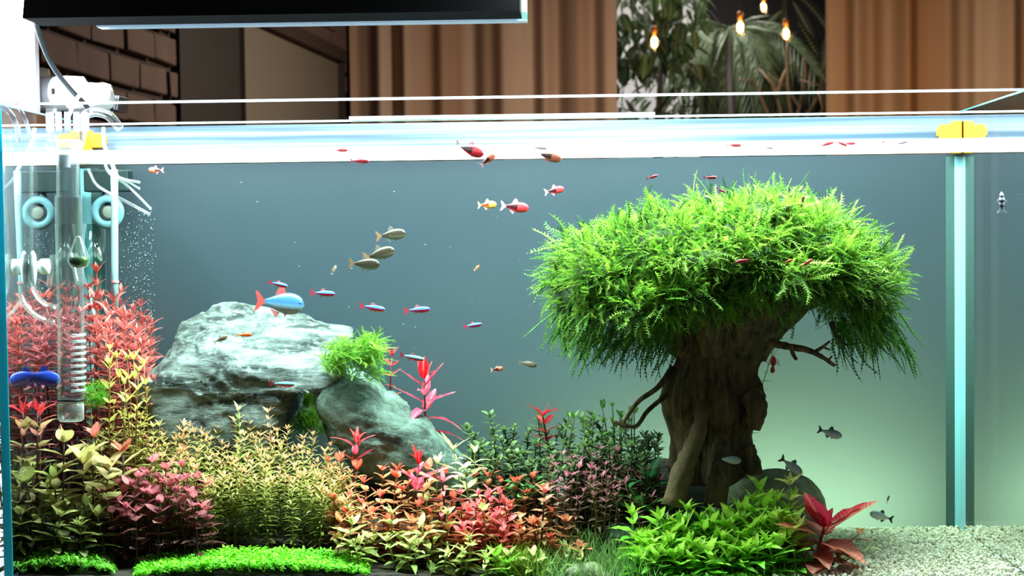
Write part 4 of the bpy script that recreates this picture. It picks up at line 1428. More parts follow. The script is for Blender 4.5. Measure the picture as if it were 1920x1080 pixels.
C_COL = [(0, (92, 100, 50)), (.5, (148, 144, 84)), (.85, (206, 190, 136)), (1, (226, 140, 120))]
for i, (x, y, Yv, tipc) in enumerate(((75, 780, .09, (214, 60, 70)), (45, 700, .12, (206, 200, 150)), (35, 830, .08, (190, 196, 110)), (120, 830, .07, (200, 190, 120)), (175, 820, .08, (232, 120, 120)), (230, 850, .075, (226, 130, 110)),
                                      (155, 870, .06, (210, 200, 130)), (100, 900, .06, (190, 196, 110)), (205, 880, .06, (214, 190, 140)), (50, 905, .055, (180, 180, 100)), (20, 800, .14, (170, 170, 110)), (70, 880, .09, (170, 160, 90)))):
    rn = random.Random(200 + i)
    stem_plant('broad_leaved_stem', ['olive leafy stem with a crimson tip beside the glass pipe foot', 'pale olive shoot with long blades before the blue fish', 'low olive stem nearest the teal tank edge', 'khaki leafy stem with pale tip below the glass pipe',
                                     'khaki leafy stem with a pink tip below the pipe foot', 'wide khaki stem with an orange pink heart', 'short khaki stem behind the dusky purple clump', 'lime-leaved short stem amid the khaki stems', 'buff-leaved stem over the dusky purple clump',
                                     'lowest olive stem above the dark soil corner', 'dim olive stem in the corner behind the others', 'brownish olive stem in the middle of the khaki clump'][i],
               'khaki stems in the front corner', 'plant', P(x, y, Yv), nodes=8, per=2, leaves='oval', ln=(.021, .033), elev=(-5, 45), cols=[(0, (84, 90, 44)), (.5, (142, 138, 78)), (.85, (200, 180, 124)), (1, tipc)], stemc=(80, 56, 36), r=.0011, start=.2, crown=3, bend=.006, rnd=rn)
thicket(22, [(14, 925), (100, 930), (200, 935)], (.035, .10), 50, 22, 172, name='broad_leaved_stem', short='short khaki understorey stem', frm='teal tank edge', group='khaki understorey', cat='plant',
        nodes=6, per=3, leaves='oval', ln=(.014, .022), elev=(-15, 45), cols=[(0, (84, 92, 44)), (.6, (134, 138, 74)), (1, (184, 186, 112))], stemc=(80, 64, 40), start=.1, crown=4)
thicket(36, [(190, 905), (230, 885), (300, 880), (350, 878), (395, 915)], (.05, .085), 62, 18, 120, name='purple_leaved_stem', short='dusky purple round-leaved stem', frm='khaki stems', group='dusky purple clump', cat='plant',
        nodes=6, per=2, leaves='round', ln=(.010, .016), elev=(0, 45), cols=[(0, (84, 44, 44)), (.6, (140, 80, 84)), (1, (204, 112, 124))], stemc=(80, 40, 40), start=.2, crown=3)

E_COL = [(0, (120, 66, 44)), (.45, (190, 104, 76)), (.8, (226, 146, 104)), (1, (240, 110, 90))]
thicket(46, [(610, 850), (660, 838), (720, 845), (790, 850), (850, 890), (960, 885), (1030, 905), (1085, 960)], (.06, .13), 130, 20, 130, name='orange_leaved_stem', short='orange and cream leaved stem', frm='yellow-green thicket', group='orange clump before the sloping boulder', cat='plant',
        nodes=8, per=2, leaves='oval', ln=(.011, .018), elev=(-5, 45), cols=[(0, (120, 74, 44)), (.45, (196, 122, 84)), (.8, (230, 176, 124)), (1, (238, 112, 92))], stemc=(120, 60, 40), start=.15, crown=4)
thicket(14, [(860, 930), (905, 905), (945, 915), (960, 960)], (.05, .085), 80, 16, 131, name='coral_red_stem', short='vivid coral red stem amid orange ones', frm='lime rosettes', group='coral red clump', cat='plant',
        nodes=8, per=2, leaves='oval', ln=(.010, .0155), elev=(-5, 50), cols=[(0, (170, 60, 50)), (.5, (224, 84, 80)), (1, (240, 120, 130))], stemc=(150, 60, 50), start=.1, crown=4)
stem_plant('orange_leaved_stem', 'tall dark stem with a buff paddle leaf and pink tip', None, 'plant', P(1022, 925, .065), nodes=7, per=2, leaves='broad', ln=(.014, .021), elev=(-10, 45), cols=[(0, (120, 70, 40)), (.6, (206, 160, 110)), (1, (240, 150, 140))], stemc=(80, 36, 20), r=.0011, start=.25, rnd=random.Random(3))
F_COL = [(0, (100, 118, 46)), (.5, (156, 174, 80)), (1, (212, 212, 138))]
for i, (x, y, Yv) in enumerate(((660, 985, .04), (735, 965, .05), (790, 985, .04), (840, 965, .05), (880, 1010, .035), (930, 1045, .03), (770, 1020, .03), (905, 960, .06), (840, 1040, .025), (690, 1010, .05), (950, 1060, .025), (800, 940, .07))):
    stem_plant('variegated_stem', ['big-leaved lime plant beside the green carpet', 'cream and lime shoot behind the big-leaved lime plant', 'lime rosette with long drooping blades', 'cream-edged rosette below the orange clump', 'pale lime rosette before the coral red clump', 'fresh green shoot at the front glass below the coral red clump',
                                   'low olive-lime shoot at the front glass', 'buff-lime shoot amid the coral red clump', 'small green rosette hugging the front glass', 'olive blades arching over the carpet end', 'fresh green leaves beside the olive hair grass', 'cream shoot in the middle of the orange clump'][i],
               'lime and cream plants at the front', 'plant', P(x, y, Yv), nodes=5, per=2, leaves='broad', ln=(.016, .027) if i < 2 else (.013, .022), elev=(-15, 40), cols=F_COL if i not in (5, 10) else [(0, (70, 120, 30)), (1, (150, 210, 70))], stemc=(120, 120, 60), r=.001, start=.2, crown=3, rnd=random.Random(300 + i), bend=.004)
thicket(18, [(620, 1005), (720, 1010), (860, 1015), (1000, 1030), (1090, 1040)], (.02, .055), 22, 14, 170, name='variegated_stem', short='low lime and cream stem', frm='green carpet', group='low lime stems at the front', cat='plant',
        nodes=5, per=2, leaves='lance', ln=(.014, .022), elev=(-10, 45), cols=F_COL, stemc=(110, 110, 60), start=.1, crown=4)
thicket(20, [(600, 945), (720, 960), (860, 965), (1000, 975), (1100, 990)], (.05, .085), 40, 18, 171, name='orange_leaved_stem', short='short russet stem under the orange clump', frm='green carpet', group='russet understorey', cat='plant',
        nodes=6, per=3, leaves='oval', ln=(.012, .018), elev=(-15, 45), cols=[(0, (110, 66, 40)), (.6, (180, 108, 72)), (1, (222, 140, 100))], stemc=(110, 60, 40), start=.1, crown=3)
# pale lime shoots over the sloping boulder's foot
for i, (x, y, Yv) in enumerate(((850, 845, .12), (890, 850, .115), (820, 870, .11), (870, 880, .10))):
    stem_plant('variegated_stem', ['pale lime shoot over the foot of the sloping boulder', 'cream blades reaching from the sloping boulder to the dark bush', 'lime shoot low against the sloping boulder', 'pale shoot between the magenta plant and the dark bush'][i],
               'pale shoots at the boulder foot', 'plant', P(x, y, Yv), nodes=6, per=2, leaves='spear', ln=(.016, .026), elev=(-5, 45), cols=[(0, (120, 130, 70)), (1, (226, 230, 170))], stemc=(120, 130, 70), start=.4, rnd=random.Random(330 + i))

G_COL = [(0, (110, 24, 40)), (.5, (176, 44, 74)), (.85, (228, 84, 120)), (1, (236, 30, 50))]


def magenta(x, y, Yv, label, n=7, ln=(.022, .036), cols=G_COL, seed=0, start=.35, el=(-15, 50), crown=4):
    stem_plant('magenta_plant', label, 'magenta and crimson plants', 'plant', P(x, y, Yv), nodes=n, per=2, leaves='spear', ln=ln, elev=el, cols=cols, stemc=(90, 30, 40), r=.0013, start=start, crown=crown, rnd=random.Random(seed), bend=.006)


magenta(795, 712, .215, 'magenta plant with long blades rising behind the sloping boulder', n=10, ln=(.030, .046), seed=1)
magenta(735, 668, .24, 'crimson plant half hidden behind the moss tuft', n=9, ln=(.014, .024), seed=2, cols=[(0, (110, 30, 40)), (.6, (170, 60, 50)), (1, (222, 60, 80))])
magenta(668, 832, .12, 'pink spear-leaved plant with scarlet heart above the yellow-green thicket', n=4, ln=(.022, .03), seed=3, start=.8, el=(10, 60))
magenta(785, 872, .085, 'scarlet and pink plant standing in the orange clump', n=4, ln=(.022, .034), seed=4, start=.7, el=(0, 65))
magenta(1018, 782, .2, 'scarlet spear-leaved plant behind the dark green bush', n=5, ln=(.02, .03), seed=5, start=.6, el=(5, 45), cols=[(0, (150, 40, 40)), (.6, (214, 60, 60)), (1, (230, 40, 60))])
magenta(830, 905, .075, 'dusky mauve plant with drooping blades beside the scarlet one', n=4, ln=(.022, .032), seed=6, start=.6, el=(-20, 30), cols=[(0, (130, 60, 70)), (1, (206, 110, 130))])
magenta(70, 772, .085, 'crimson-topped plant with broad pink leaves beside the glass pipe foot', n=4, ln=(.02, .03), seed=7, start=.75, el=(-10, 40), cols=[(0, (200, 130, 120)), (.8, (226, 150, 140)), (1, (216, 40, 56))])

H_COL = [(0, (30, 46, 28)), (.6, (66, 88, 54)), (1, (116, 140, 88))]
thicket(66, [(870, 812), (930, 790), (1000, 800), (1060, 790), (1110, 790), (1170, 785), (1240, 800)], (.11, .22), 95, 22, 140, name='dark_green_stem', short='dark green small-leaved bush stem', frm='sloping boulder', group='dark green bush by the trunk', cat='plant',
        nodes=15, per=3, leaves='oval', ln=(.0075, .0128), elev=(-20, 50), cols=H_COL, stemc=(60, 50, 36), start=.25, crown=4, bend=.014)
thicket(12, [(1060, 775), (1130, 770), (1200, 765)], (.16, .2), 20, 14, 141, name='fresh_green_shoot', short='fresh green shoot topping the bush', frm='scarlet plant', group='fresh shoots by the roots', cat='plant',
        nodes=5, per=2, leaves='oval', ln=(.009, .014), elev=(0, 55), cols=[(0, (60, 90, 50)), (1, (140, 190, 100))], stemc=(70, 70, 40), start=.4, crown=3)
thicket(48, [(1030, 860), (1100, 845), (1160, 850), (1240, 900)], (.09, .14), 80, 20, 150, name='pink_tinged_stem', short='thin pink-tinged stem before the trunk', frm='orange clump', group='pink-tinged stems before the trunk', cat='plant',
        nodes=9, per=2, leaves='lance', ln=(.008, .013), elev=(-10, 45), cols=[(0, (92, 72, 56)), (.6, (134, 112, 84)), (1, (214, 126, 146))], stemc=(112, 100, 56), start=.15, crown=3, r=.0006)
# round-leaved rosettes
def rosette(x, y, Yv, n, ln, cols, label, seed, leaves='round', group='round-leaved rosettes', stalk=.6, name='round_leaved_plant'):
    rn = random.Random(seed)
    top = P(x, y, Yv)
    base = Vector((top.x, top.y, min(top.z - .012, soil(top.x, top.y) + .0)))
    e = empty(name, base)
    H = top - base
    MB().tube([Vector((0, 0, 0)), H * .4], .0015, 6).build('rhizome', M_STEM, e).color = (*lin((60, 70, 40)), 1)
    for i in range(n):
        a = 2.4 * i + rn.uniform(-.3, .3); el = rn.uniform(.2, 1.2)
        d = Vector((math.cos(a) * math.cos(el), math.sin(a) * math.cos(el), math.sin(el)))
        p1 = H * .4 + d * ln[1] * stalk
        s = MB().tube([H * .35, H * .4 + d * ln[1] * stalk * .5 + Vector((0, 0, .001)), p1], .0006, 5).build('stalk', M_STEM, e)
        s.color = (*lin((90, 140, 60)), 1)
        d2 = Vector((d.x, d.y - .3, d.z * .3 + rn.uniform(-.1, .3)))
        put_leaf(e, LEAF[leaves], p1, d2, rn.uniform(*ln), jit(ramp(cols, rn.random()), rnd=rn), rn.uniform(-.4, .4), rnd=rn)
    tag(e, label, 'plant', group)


AN = [(0, (24, 84, 34)), (1, (70, 160, 70))]
rosette(1320, 935, .085, 12, (.016, .021), AN, 'glossy deep green round-leaved plant before the olive stone', 1)
rosette(1200, 868, .11, 11, (.013, .019), [(0, (40, 110, 44)), (1, (110, 190, 90))], 'fresh green round-leaved plant among the pink-tinged stems', 2)
rosette(985, 835, .13, 16, (.015, .021), [(0, (50, 120, 60)), (1, (140, 210, 120))], 'mint green leafy rosette in front of the dark bush', 3, 'oval')
rosette(1215, 785, .125, 8, (.016, .022), [(0, (30, 90, 50)), (1, (90, 190, 110))], 'bluish green cupped leaves between the trunk roots', 4, 'oval')
rosette(1238, 895, .09, 4, (.018, .022), AN, 'dark green disc leaves below the pale root', 5)
rosette(1420, 850, .18, 16, (.012, .019), [(0, (40, 60, 34)), (1, (120, 150, 96))], 'dark curly leaved plant at the far side of the trunk foot', 6, 'oval')
rosette(1455, 835, .17, 7, (.010, .016), [(0, (60, 80, 50)), (1, (190, 200, 150))], 'small twiggy sprig with pale oval leaves above the olive stone', 7, 'oval')
rosette(1330, 880, .095, 12, (.008, .012), [(0, (24, 40, 26)), (1, (60, 84, 60))], 'blackish green small-leaved clump on the trunk foot', 8, 'oval')

K_COL = [(0, (70, 150, 30)), (.5, (124, 208, 52)), (1, (196, 234, 88))]
thicket(64, [(1185, 975), (1260, 970), (1330, 975), (1400, 955), (1440, 925), (1490, 950)], (.028, .075), 85, 18, 160, name='bright_green_plant', short='vivid green broad-bladed stem', frm='hair grass', group='vivid green clump at the front', cat='plant',
        nodes=6, per=2, leaves='broad', ln=(.018, .029), elev=(-5, 55), cols=K_COL, stemc=(90, 150, 50), r=.001, start=.15, crown=4, wide=.8)
stem_plant('bright_green_plant', 'tallest vivid green blade standing at the near edge of the clump', None, 'plant', P(1272, 990, .06), nodes=3, per=2, leaves='broad', ln=(.018, .026), elev=(40, 80), cols=[(0, (110, 190, 50)), (1, (170, 230, 90))], stemc=(100, 150, 50), rnd=random.Random(77), wide=.7)
for i, (x, y, Yv) in enumerate(((1480, 910, .06), (1458, 975, .045), (1500, 990, .05))):
    stem_plant('variegated_stem', ['yellow-green striped shoot arching before the olive stone', 'cream-striped lime shoot beside the red plant', 'lime shoot tucked behind the red plant'][i], 'striped lime shoots', 'plant', P(x, y, Yv), nodes=5, per=2, leaves='broad',
               ln=(.018, .027), elev=(-15, 40), cols=[(0, (110, 150, 40)), (.5, (170, 200, 70)), (1, (226, 232, 140))], stemc=(120, 140, 60), start=.35, rnd=random.Random(400 + i), wide=.8)
# big red plant
re_ = stem_plant('red_leaved_plant', 'large brick red broad-leaved plant at the edge of the white gravel', None, 'plant', P(1545, 990, .05), base=P(1535, 1085, .05), nodes=5, per=3, leaves='broad', ln=(.042, .058), elev=(-20, 42),
                 cols=[(0, (150, 76, 58)), (.5, (204, 104, 84)), (.9, (216, 112, 100)), (1, (214, 52, 76))], stemc=(140, 50, 50), r=.002, start=.35, crown=6, rnd=random.Random(21), wide=1.15)
stem_plant('orange_leaved_stem', 'bronze-leaved low shoot pointing from the red plant over the gravel', None, 'plant', P(1612, 1000, .07), base=P(1560, 1060, .07), nodes=4, per=2, leaves='broad', ln=(.016, .026), elev=(-20, 20), cols=[(0, (110, 60, 40)), (1, (170, 116, 60))], stemc=(120, 70, 50), start=.4, crown=1, rnd=random.Random(31))
stem_plant('bright_green_plant', 'little green sprout lying on the white gravel', None, 'plant', P(1630, 1030, .06), base=P(1580, 1050, .06), nodes=3, per=2, leaves='lance', ln=(.012, .02), elev=(-10, 20), cols=[(0, (120, 150, 70)), (1, (180, 200, 110))], stemc=(120, 140, 60), start=.4, crown=1, rnd=random.Random(32))
# slender sprig behind the trunk
stem_plant('slender_water_sprig', 'pale green slender sprig with whorled needles behind the trunk', None, 'plant', P(1452, 650, .27), base=Vector((P(1395, 850, .27).x, .27, P(1395, 850, .27).z)), nodes=12, per=5, leaves='narrow', ln=(.009, .013), elev=(5, 20), cols=[(0, (150, 180, 100)), (1, (170, 206, 130))], stemc=(150, 180, 100), r=.0006, start=.1, crown=2, wide=.6)

# ------------------------------------------------------------------ fish


def grad_mat(name, fn, rough=.3, spec=.5, transl=0.0):
    """Fish skin: colour from object-space position through fn(nt, x, z) (both -1..1)."""
    m, nt, out = new_mat(name)
    L = nt.links
    tc = nd(nt, 'TexCoord'); s = nd(nt, 'SeparateXYZ'); L.new(tc.outputs['Object'], s.inputs[0])
    c = fn(nt, s.outputs[0], s.outputs[2])
    nz = nd(nt, 'TexNoise', Scale=30.0, Detail=3.0); L.new(tc.outputs['Object'], nz.inputs['Vector'])
    c = mixc(nt, mixf(nt, nz.outputs['Fac'], .4, .7, 0, .25), c, mixc(nt, 1.0, c, (.5, .5, .5), 'MULTIPLY'))
    p = nd(nt, 'BsdfPrincipled', Roughness=rough); p.inputs['Specular IOR Level'].default_value = spec
    L.new(c, p.inputs['Base Color'])
    last = p.outputs[0]
    if transl:
        t = nd(nt, 'BsdfTranslucent'); L.new(c, t.inputs['Color'])
        mx = nd(nt, 'MixShader'); mx.inputs[0].default_value = transl
        L.new(last, mx.inputs[1]); L.new(t.outputs[0], mx.inputs[2]); last = mx.outputs[0]
    L.new(last, out.inputs[0])
    return m


def vramp(stops, hh_=.12):
    def fn(nt, x, z):
        r = nt.nodes.new('ShaderNodeValToRGB')
        nt.links.new(mixf(nt, z, -hh_, hh_, 0, 1), r.inputs[0])
        cr = r.color_ramp
        while len(cr.elements) < len(stops): cr.elements.new(.5)
        for el, (t_, c_) in zip(cr.elements, stops):
            el.position = t_; el.color = rgba(lin(c_))
        return r.outputs[0]
    return fn


def raspbora(base, dark):
    def fn(nt, x, z):
        a = nt.nodes.new('ShaderNodeMath'); a.operation = 'ABSOLUTE'; nt.links.new(z, a.inputs[0])
        # dark wedge: in the rear half, narrowing to the tail
        w = mixf(nt, x, -.45, .08, .01, .10)
        l = nt.nodes.new('ShaderNodeMath'); l.operation = 'LESS_THAN'; nt.links.new(a.outputs[0], l.inputs[0]); nt.links.new(w, l.inputs[1])
        g = nt.nodes.new('ShaderNodeMath'); g.operation = 'LESS_THAN'; nt.links.new(x, g.inputs[0]); g.inputs[1].default_value = .08
        mm = nt.nodes.new('ShaderNodeMath'); mm.operation = 'MULTIPLY'; nt.links.new(l.outputs[0], mm.inputs[0]); nt.links.new(g.outputs[0], mm.inputs[1])
        return mixc(nt, mm.outputs[0], lin(base), lin(dark))
    return fn


def fin_mat(name, col, alpha=.6):
    m, nt, out = new_mat(name)
    L = nt.links
    d = nd(nt, 'BsdfPrincipled', Roughness=.4); d.inputs['Base Color'].default_value = rgba(lin(col))
    t = nd(nt, 'BsdfTransparent'); mx = nd(nt, 'MixShader')
    tc = nd(nt, 'TexCoord'); wv = nd(nt, 'TexWave', Scale=14.0, Distortion=1.0); wv.bands_direction = 'Z'
    L.new(tc.outputs['Object'], wv.inputs['Vector'])
    L.new(mixf(nt, wv.outputs['Fac'], 0, 1, alpha - .15, min(1, alpha + .2)), mx.inputs[0])
    L.new(t.outputs[0], mx.inputs[1]); L.new(d.outputs[0], mx.inputs[2]); L.new(mx.outputs[0], out.inputs[0])
    return m


M_EYE = pmat('fish_eye', (16, 16, 20), rough=.1, spec=.8)


def fish_proto(h, thick, body, tail, fins, peak=.62, fork=.5, arch=0.0):
    """Unit-long fish along +X: returns [(part name, mesh)]. h = body height over length."""
    NX, NR = 14, 12
    vs_, fs_ = [], []
    for i in range(NX + 1):
        t = i / NX                       # 0 tail root .. 1 snout
        x = -.32 + .80 * t
        if t < peak:
            u = t / peak
            hh = .22 + .78 * (math.sin(u * pi / 2) ** 1.3)
        else:
            u = (t - peak) / (1 - peak)
            hh = math.sqrt(max(0, 1 - u ** 2.0)) * .96 + .04
        hz = h / 2 * hh; wy = thick / 2 * (hh ** .8) * (.35 + .65 * min(1, t * 2.2))
        zc = arch * hh
        for k_ in range(NR):
            a = 2 * pi * k_ / NR
            vs_.append((x, wy * math.cos(a), zc + hz * math.sin(a)))
    for i in range(NX):
        for k_ in range(NR):
            k2 = (k_ + 1) % NR
            fs_.append((i * NR + k_, (i + 1) * NR + k_, (i + 1) * NR + k2, i * NR + k2))
    fs_.append(tuple(range(NR))); fs_.append(tuple(range((NX + 1) * NR - 1, NX * NR - 1, -1)))
    parts = [('body', MB().add(vs_, fs_).mesh('fish_body', body, True))]

    def fin(pts, th=.008):
        n_ = len(pts)
        V = [(x, th / 2, z) for x, z in pts] + [(x, -th / 2, z) for x, z in pts]
        Fc = [tuple(range(n_)), tuple(range(2 * n_ - 1, n_ - 1, -1))] + [(i, i + n_, (i + 1) % n_ + n_, (i + 1) % n_) for i in range(n_)]
        return MB().add(V, Fc)
    rz = h * .11
    sp = h * .42 + .03
    parts.append(('tail_fin', fin([(-.30, rz), (-.36, rz * 1.2), (-.44, sp * .8), (-.52, sp), (-.50, sp * .6), (-.52 + fork * .12, 0), (-.50, -sp * .6), (-.52, -sp), (-.44, -sp * .8), (-.36, -rz * 1.2), (-.30, -rz)]).mesh('tail_fin', tail)))
    top = h * .46 + arch
    parts.append(('dorsal_fin', fin([(.10, top * .92), (.05, top + h * .22 + .02), (-.03, top + h * .26 + .03), (-.08, top + .05), (-.12, top * .78)]).mesh('dorsal_fin', fins)))
    bot = -(h * .46) + arch
    parts.append(('anal_fin', fin([(.0, bot * .95), (-.07, bot - h * .2 - .02), (-.14, bot * .9 - .03), (-.2, bot * .62)]).mesh('anal_fin', fins)))
    parts.append(('pelvic_fin', fin([(.16, bot * .95), (.10, bot - h * .14 - .02), (.08, bot * .98)]).mesh('pelvic_fin', fins)))
    for s in (-1, 1):
        ev = ICO2_V * .03 * np.array([1, .5, 1]) + np.array([.385, s * thick * .30, h * .06 + arch])
        parts.append(('eye', np_mesh('eye', ev, ICO2_F, M_EYE)))
    return parts


FISH = {
    'tetra': fish_proto(.24, .14, grad_mat('tetra_skin', vramp([(0, (190, 30, 60)), (.44, (206, 20, 56)), (.52, (30, 60, 210)), (.64, (70, 190, 250)), (.78, (50, 80, 200)), (1, (40, 60, 120))]), .25), fin_mat('tetra_tail', (190, 30, 60), .8), fin_mat('tetra_fin', (200, 120, 130), .4)),
    'tetra2': fish_proto(.22, .14, grad_mat('teal_tetra_skin', vramp([(0, (200, 60, 70)), (.4, (210, 40, 60)), (.5, (40, 150, 180)), (.66, (130, 240, 240)), (.8, (30, 80, 110)), (1, (20, 40, 60))]), .25), fin_mat('tetra_tail_b', (180, 40, 60), .8), fin_mat('tetra_fin_b', (200, 140, 140), .4)),
    'rasbora': fish_proto(.36, .16, grad_mat('rasbora_skin', raspbora((206, 44, 48), (50, 12, 18)), .3), fin_mat('rasbora_tail', (214, 170, 176), .55), fin_mat('rasbora_fin', (230, 150, 150), .45)),
    'rasbora_brown': fish_proto(.38, .16, grad_mat('brown_rasbora_skin', raspbora((178, 92, 66), (40, 16, 16)), .35), fin_mat('brown_rasbora_tail', (200, 160, 150), .5), fin_mat('brown_rasbora_fin', (180, 120, 110), .5)),
    'rasbora_yellow': fish_proto(.40, .16, grad_mat('yellow_rasbora_skin', raspbora((190, 140, 56), (130, 40, 26)), .35), fin_mat('yellow_tail', (230, 150, 110), .5), fin_mat('yellow_fin', (220, 190, 120), .5)),
    'ember': fish_proto(.22, .12, grad_mat('ember_skin', vramp([(0, (214, 84, 84)), (.5, (196, 50, 60)), (1, (140, 40, 50))]), .35), fin_mat('ember_tail', (200, 90, 90), .7), fin_mat('ember_fin', (200, 110, 110), .5)),
    'grey_ember': fish_proto(.2, .12, grad_mat('grey_ember_skin', vramp([(0, (200, 190, 186)), (.5, (160, 130, 128)), (1, (110, 90, 92))]), .35), fin_mat('grey_ember_tail', (190, 180, 180), .5), fin_mat('grey_ember_fin', (190, 180, 180), .4)),
    'silver': fish_proto(.36, .15, grad_mat('silver_brown_skin', vramp([(0, (120, 118, 102)), (.25, (100, 96, 78)), (.42, (52, 45, 33)), (.72, (38, 32, 23)), (1, (56, 50, 38))], 0.17), .25, .7), fin_mat('silver_tail', (120, 88, 56), .6), fin_mat('silver_fin', (110, 104, 88), .3)),
    'rainbow': fish_proto(.44, .17, grad_mat('rainbow_skin', vramp([(0, (150, 84, 80)), (.2, (104, 96, 86)), (.42, (92, 130, 152)), (.55, (52, 96, 150)), (.8, (58, 98, 140)), (1, (70, 76, 92))], 0.21), .2, .8), fin_mat('red_tail', (200, 60, 60), .85), fin_mat('red_fin', (186, 74, 74), .65), arch=0),
    'black_fin': fish_proto(.34, .15, grad_mat('grey_silver_skin', vramp([(0, (222, 200, 196)), (.3, (214, 210, 206)), (.6, (170, 184, 186)), (1, (110, 128, 130))], 0.16), .25, .7), fin_mat('black_tail', (12, 14, 16), .97), fin_mat('black_dorsal', (28, 34, 36), .85)),
    'orange': fish_proto(.26, .14, grad_mat('orange_skin', vramp([(0, (250, 180, 130)), (.4, (240, 92, 30)), (1, (220, 70, 30))]), .3), fin_mat('orange_tail', (240, 150, 100), .6), fin_mat('orange_fin', (240, 150, 100), .4)),
    'pale': fish_proto(.3, .14, grad_mat('pale_skin', vramp([(0, (150, 136, 124)), (.5, (112, 94, 80)), (1, (84, 66, 54))], 0.14), .35), fin_mat('pale_tail', (130, 116, 100), .4), fin_mat('pale_fin', (120, 108, 92), .35)),
    'blue': fish_proto(.4, .16, grad_mat('blue_skin', vramp([(0, (20, 40, 150)), (.5, (30, 70, 200)), (1, (20, 40, 130))], 0.2), .3), fin_mat('blue_tail', (30, 70, 210), .95), fin_mat('blue_fin', (30, 60, 200), .95), fork=0.0),
    'banded': fish_proto(.3, .16, grad_mat('banded_skin', lambda nt, x, z: mixc(nt, mixf(nt, nt.links.new(x, (w := nt.nodes.new('ShaderNodeMath')).inputs[0]) and (setattr(w, 'operation', 'PINGPONG'), setattr(w.inputs[1], 'default_value', .1), w.outputs[0])[2], .04, .06, 0, 1), lin((40, 36, 52)), lin((206, 204, 214))), .3), fin_mat('banded_tail', (200, 200, 210), .6), fin_mat('banded_fin', (200, 200, 210), .5)),
}


def fish(kind, px, py, Y, len_px, head, pitch, label, group=None, yaw=0.0, cat='fish', name='fish'):
    """head +1: snout towards +X. pitch: degrees snout-up."""
    q = P(px, py, Y)
    ln = len_px * pxm(Y)
    q.z = min(q.z, ZWL - ln * .09 - .0005)     # stays under the water surface
    e = empty(name, q)
    e.rotation_euler = (0, -R(pitch), R(yaw) + (pi if head < 0 else 0))
    e.rotation_mode = 'XYZ'
    e.scale = (ln, ln, ln)
    for nme, me in FISH[kind]:
        link(nme, me, e)
    tag(e, label, cat, group)
    return e


TG = 'blue and red neon fish'
fish('tetra', 522, 533, .13, 38, 1, -14, 'neon blue and red fish just above the silvery blue fish', TG)
fish('tetra', 606, 550, .14, 48, 1, -4, 'neon blue and red fish ahead of the silvery blue fish', TG)
fish('tetra', 699, 577, .15, 50, 1, -10, 'neon blue and red fish above the green moss tuft', TG)
fish('tetra', 783, 581, .15, 50, 1, 3, 'largest neon blue and red fish in open water above the magenta plant', TG)
fish('tetra', 887, 610, .16, 36, 1, 8, 'neon blue and red fish farthest ahead, alone in open water', TG)
fish('tetra2', 773, 670, .12, 48, 1, -12, 'teal striped red fish at the tip of the magenta plant', TG)
fish('tetra2', 530, 720, .11, 50, 1, -3, 'teal striped red fish in front of the dark boulder face', TG)
fish('rainbow', 526, 568, .19, 94, 1, -6, 'large silvery blue fish with red fins over the boulder top')
SG = 'brown and silver fish in open water'
fish('silver', 734, 440, .17, 58, 1, 6, 'upper brown and silver fish of the three in open water', SG)
fish('silver', 712, 476, .16, 62, 1, 14, 'middle brown and silver fish overlapping the one below', SG)
fish('silver', 684, 495, .14, 60, 1, -3, 'lowest brown and silver fish of the three in open water', SG)
RG = 'red fish with a dark wedge'
fish('rasbora', 881, 277, .03, 58, 1, -20, 'largest red fish with dark wedge just below the water surface', RG)
fish('rasbora_brown', 915, 299, .06, 36, 1, 38, 'faded reddish fish slanting upward beneath the large red one', RG)
fish('rasbora_brown', 1030, 293, .05, 50, 1, -14, 'brown-red fish with forked pale tail at the bright water line', RG)
fish('rasbora', 1040, 357, .17, 38, 1, 10, 'red fish alone between the water line and the paired fish', RG)
fish('rasbora_yellow', 914, 384, .17, 36, 1, 2, 'yellow-headed fish following the bright red fish', RG)
fish('rasbora', 966, 388, .16, 54, 1, -6, 'bright red fish swimming ahead of the yellow-headed fish', RG)
fish('rasbora_brown', 292, 319, .13, 30, -1, 0, 'brown orange fish near the black clamp under the surface', RG, yaw=25)
EG = 'tiny fish near the water surface'
for kd, x, y, l, hd2, pt, lb in (
        ('ember', 638, 276, 28, 1, 0, 'tiny red fish nearest the glass pipes under the surface'), ('ember', 675, 302, 34, 1, -3, 'tiny crimson fish at the lower edge of the bright water line'),
        ('grey_ember', 1010, 266, 30, 1, -6, 'tiny grey-pink fish above the brown-red fish'), ('ember', 1375, 263, 26, 1, 2, 'upper tiny red fish of the close pair at the surface'),
        ('grey_ember', 1377, 273, 26, 1, -2, 'lower greyish fish of the close pair at the surface'), ('grey_ember', 1440, 277, 20, 1, -8, 'tiny grey fish between the pair and the red trio'),
        ('ember', 1550, 262, 30, 1, 18, 'lowest tiny red fish of the trio near the orange clip'), ('ember', 1577, 252, 24, 1, -22, 'middle tiny red fish of the trio near the orange clip'), ('ember', 1592, 246, 24, 1, 0, 'topmost tiny red fish of the trio near the orange clip'),
        ('ember', 1655, 264, 10, 1, 0, 'speck-like dark red fish seen head on near the orange clip'), ('grey_ember', 1690, 268, 24, 1, 12, 'tiny pinkish fish closest to the orange clip'),
        ('ember', 1223, 332, 22, 1, 16, 'tiny red fish tilting upward over the moss crown'), ('ember', 1332, 333, 24, 1, 0, 'tiny level red fish over the moss crown'), ('ember', 1352, 357, 18, 1, -25, 'tiny red fish diving toward the moss crown top')):
    fish(kd, x, y, .025 + (x % 7) * .004, l * 1.1, hd2, pt, lb, EG)
fish('orange', 894, 502, .2, 18, 1, 30, 'tiny orange fish turning in mid water', yaw=50)
fish('pale', 626, 506, .2, 20, 1, 60, 'tiny pale fish pointing upward behind the brown and silver ones', yaw=30)
fish('pale', 990, 682, .2, 36, 1, -14, 'small brown fish between the magenta plant and the moss crown')
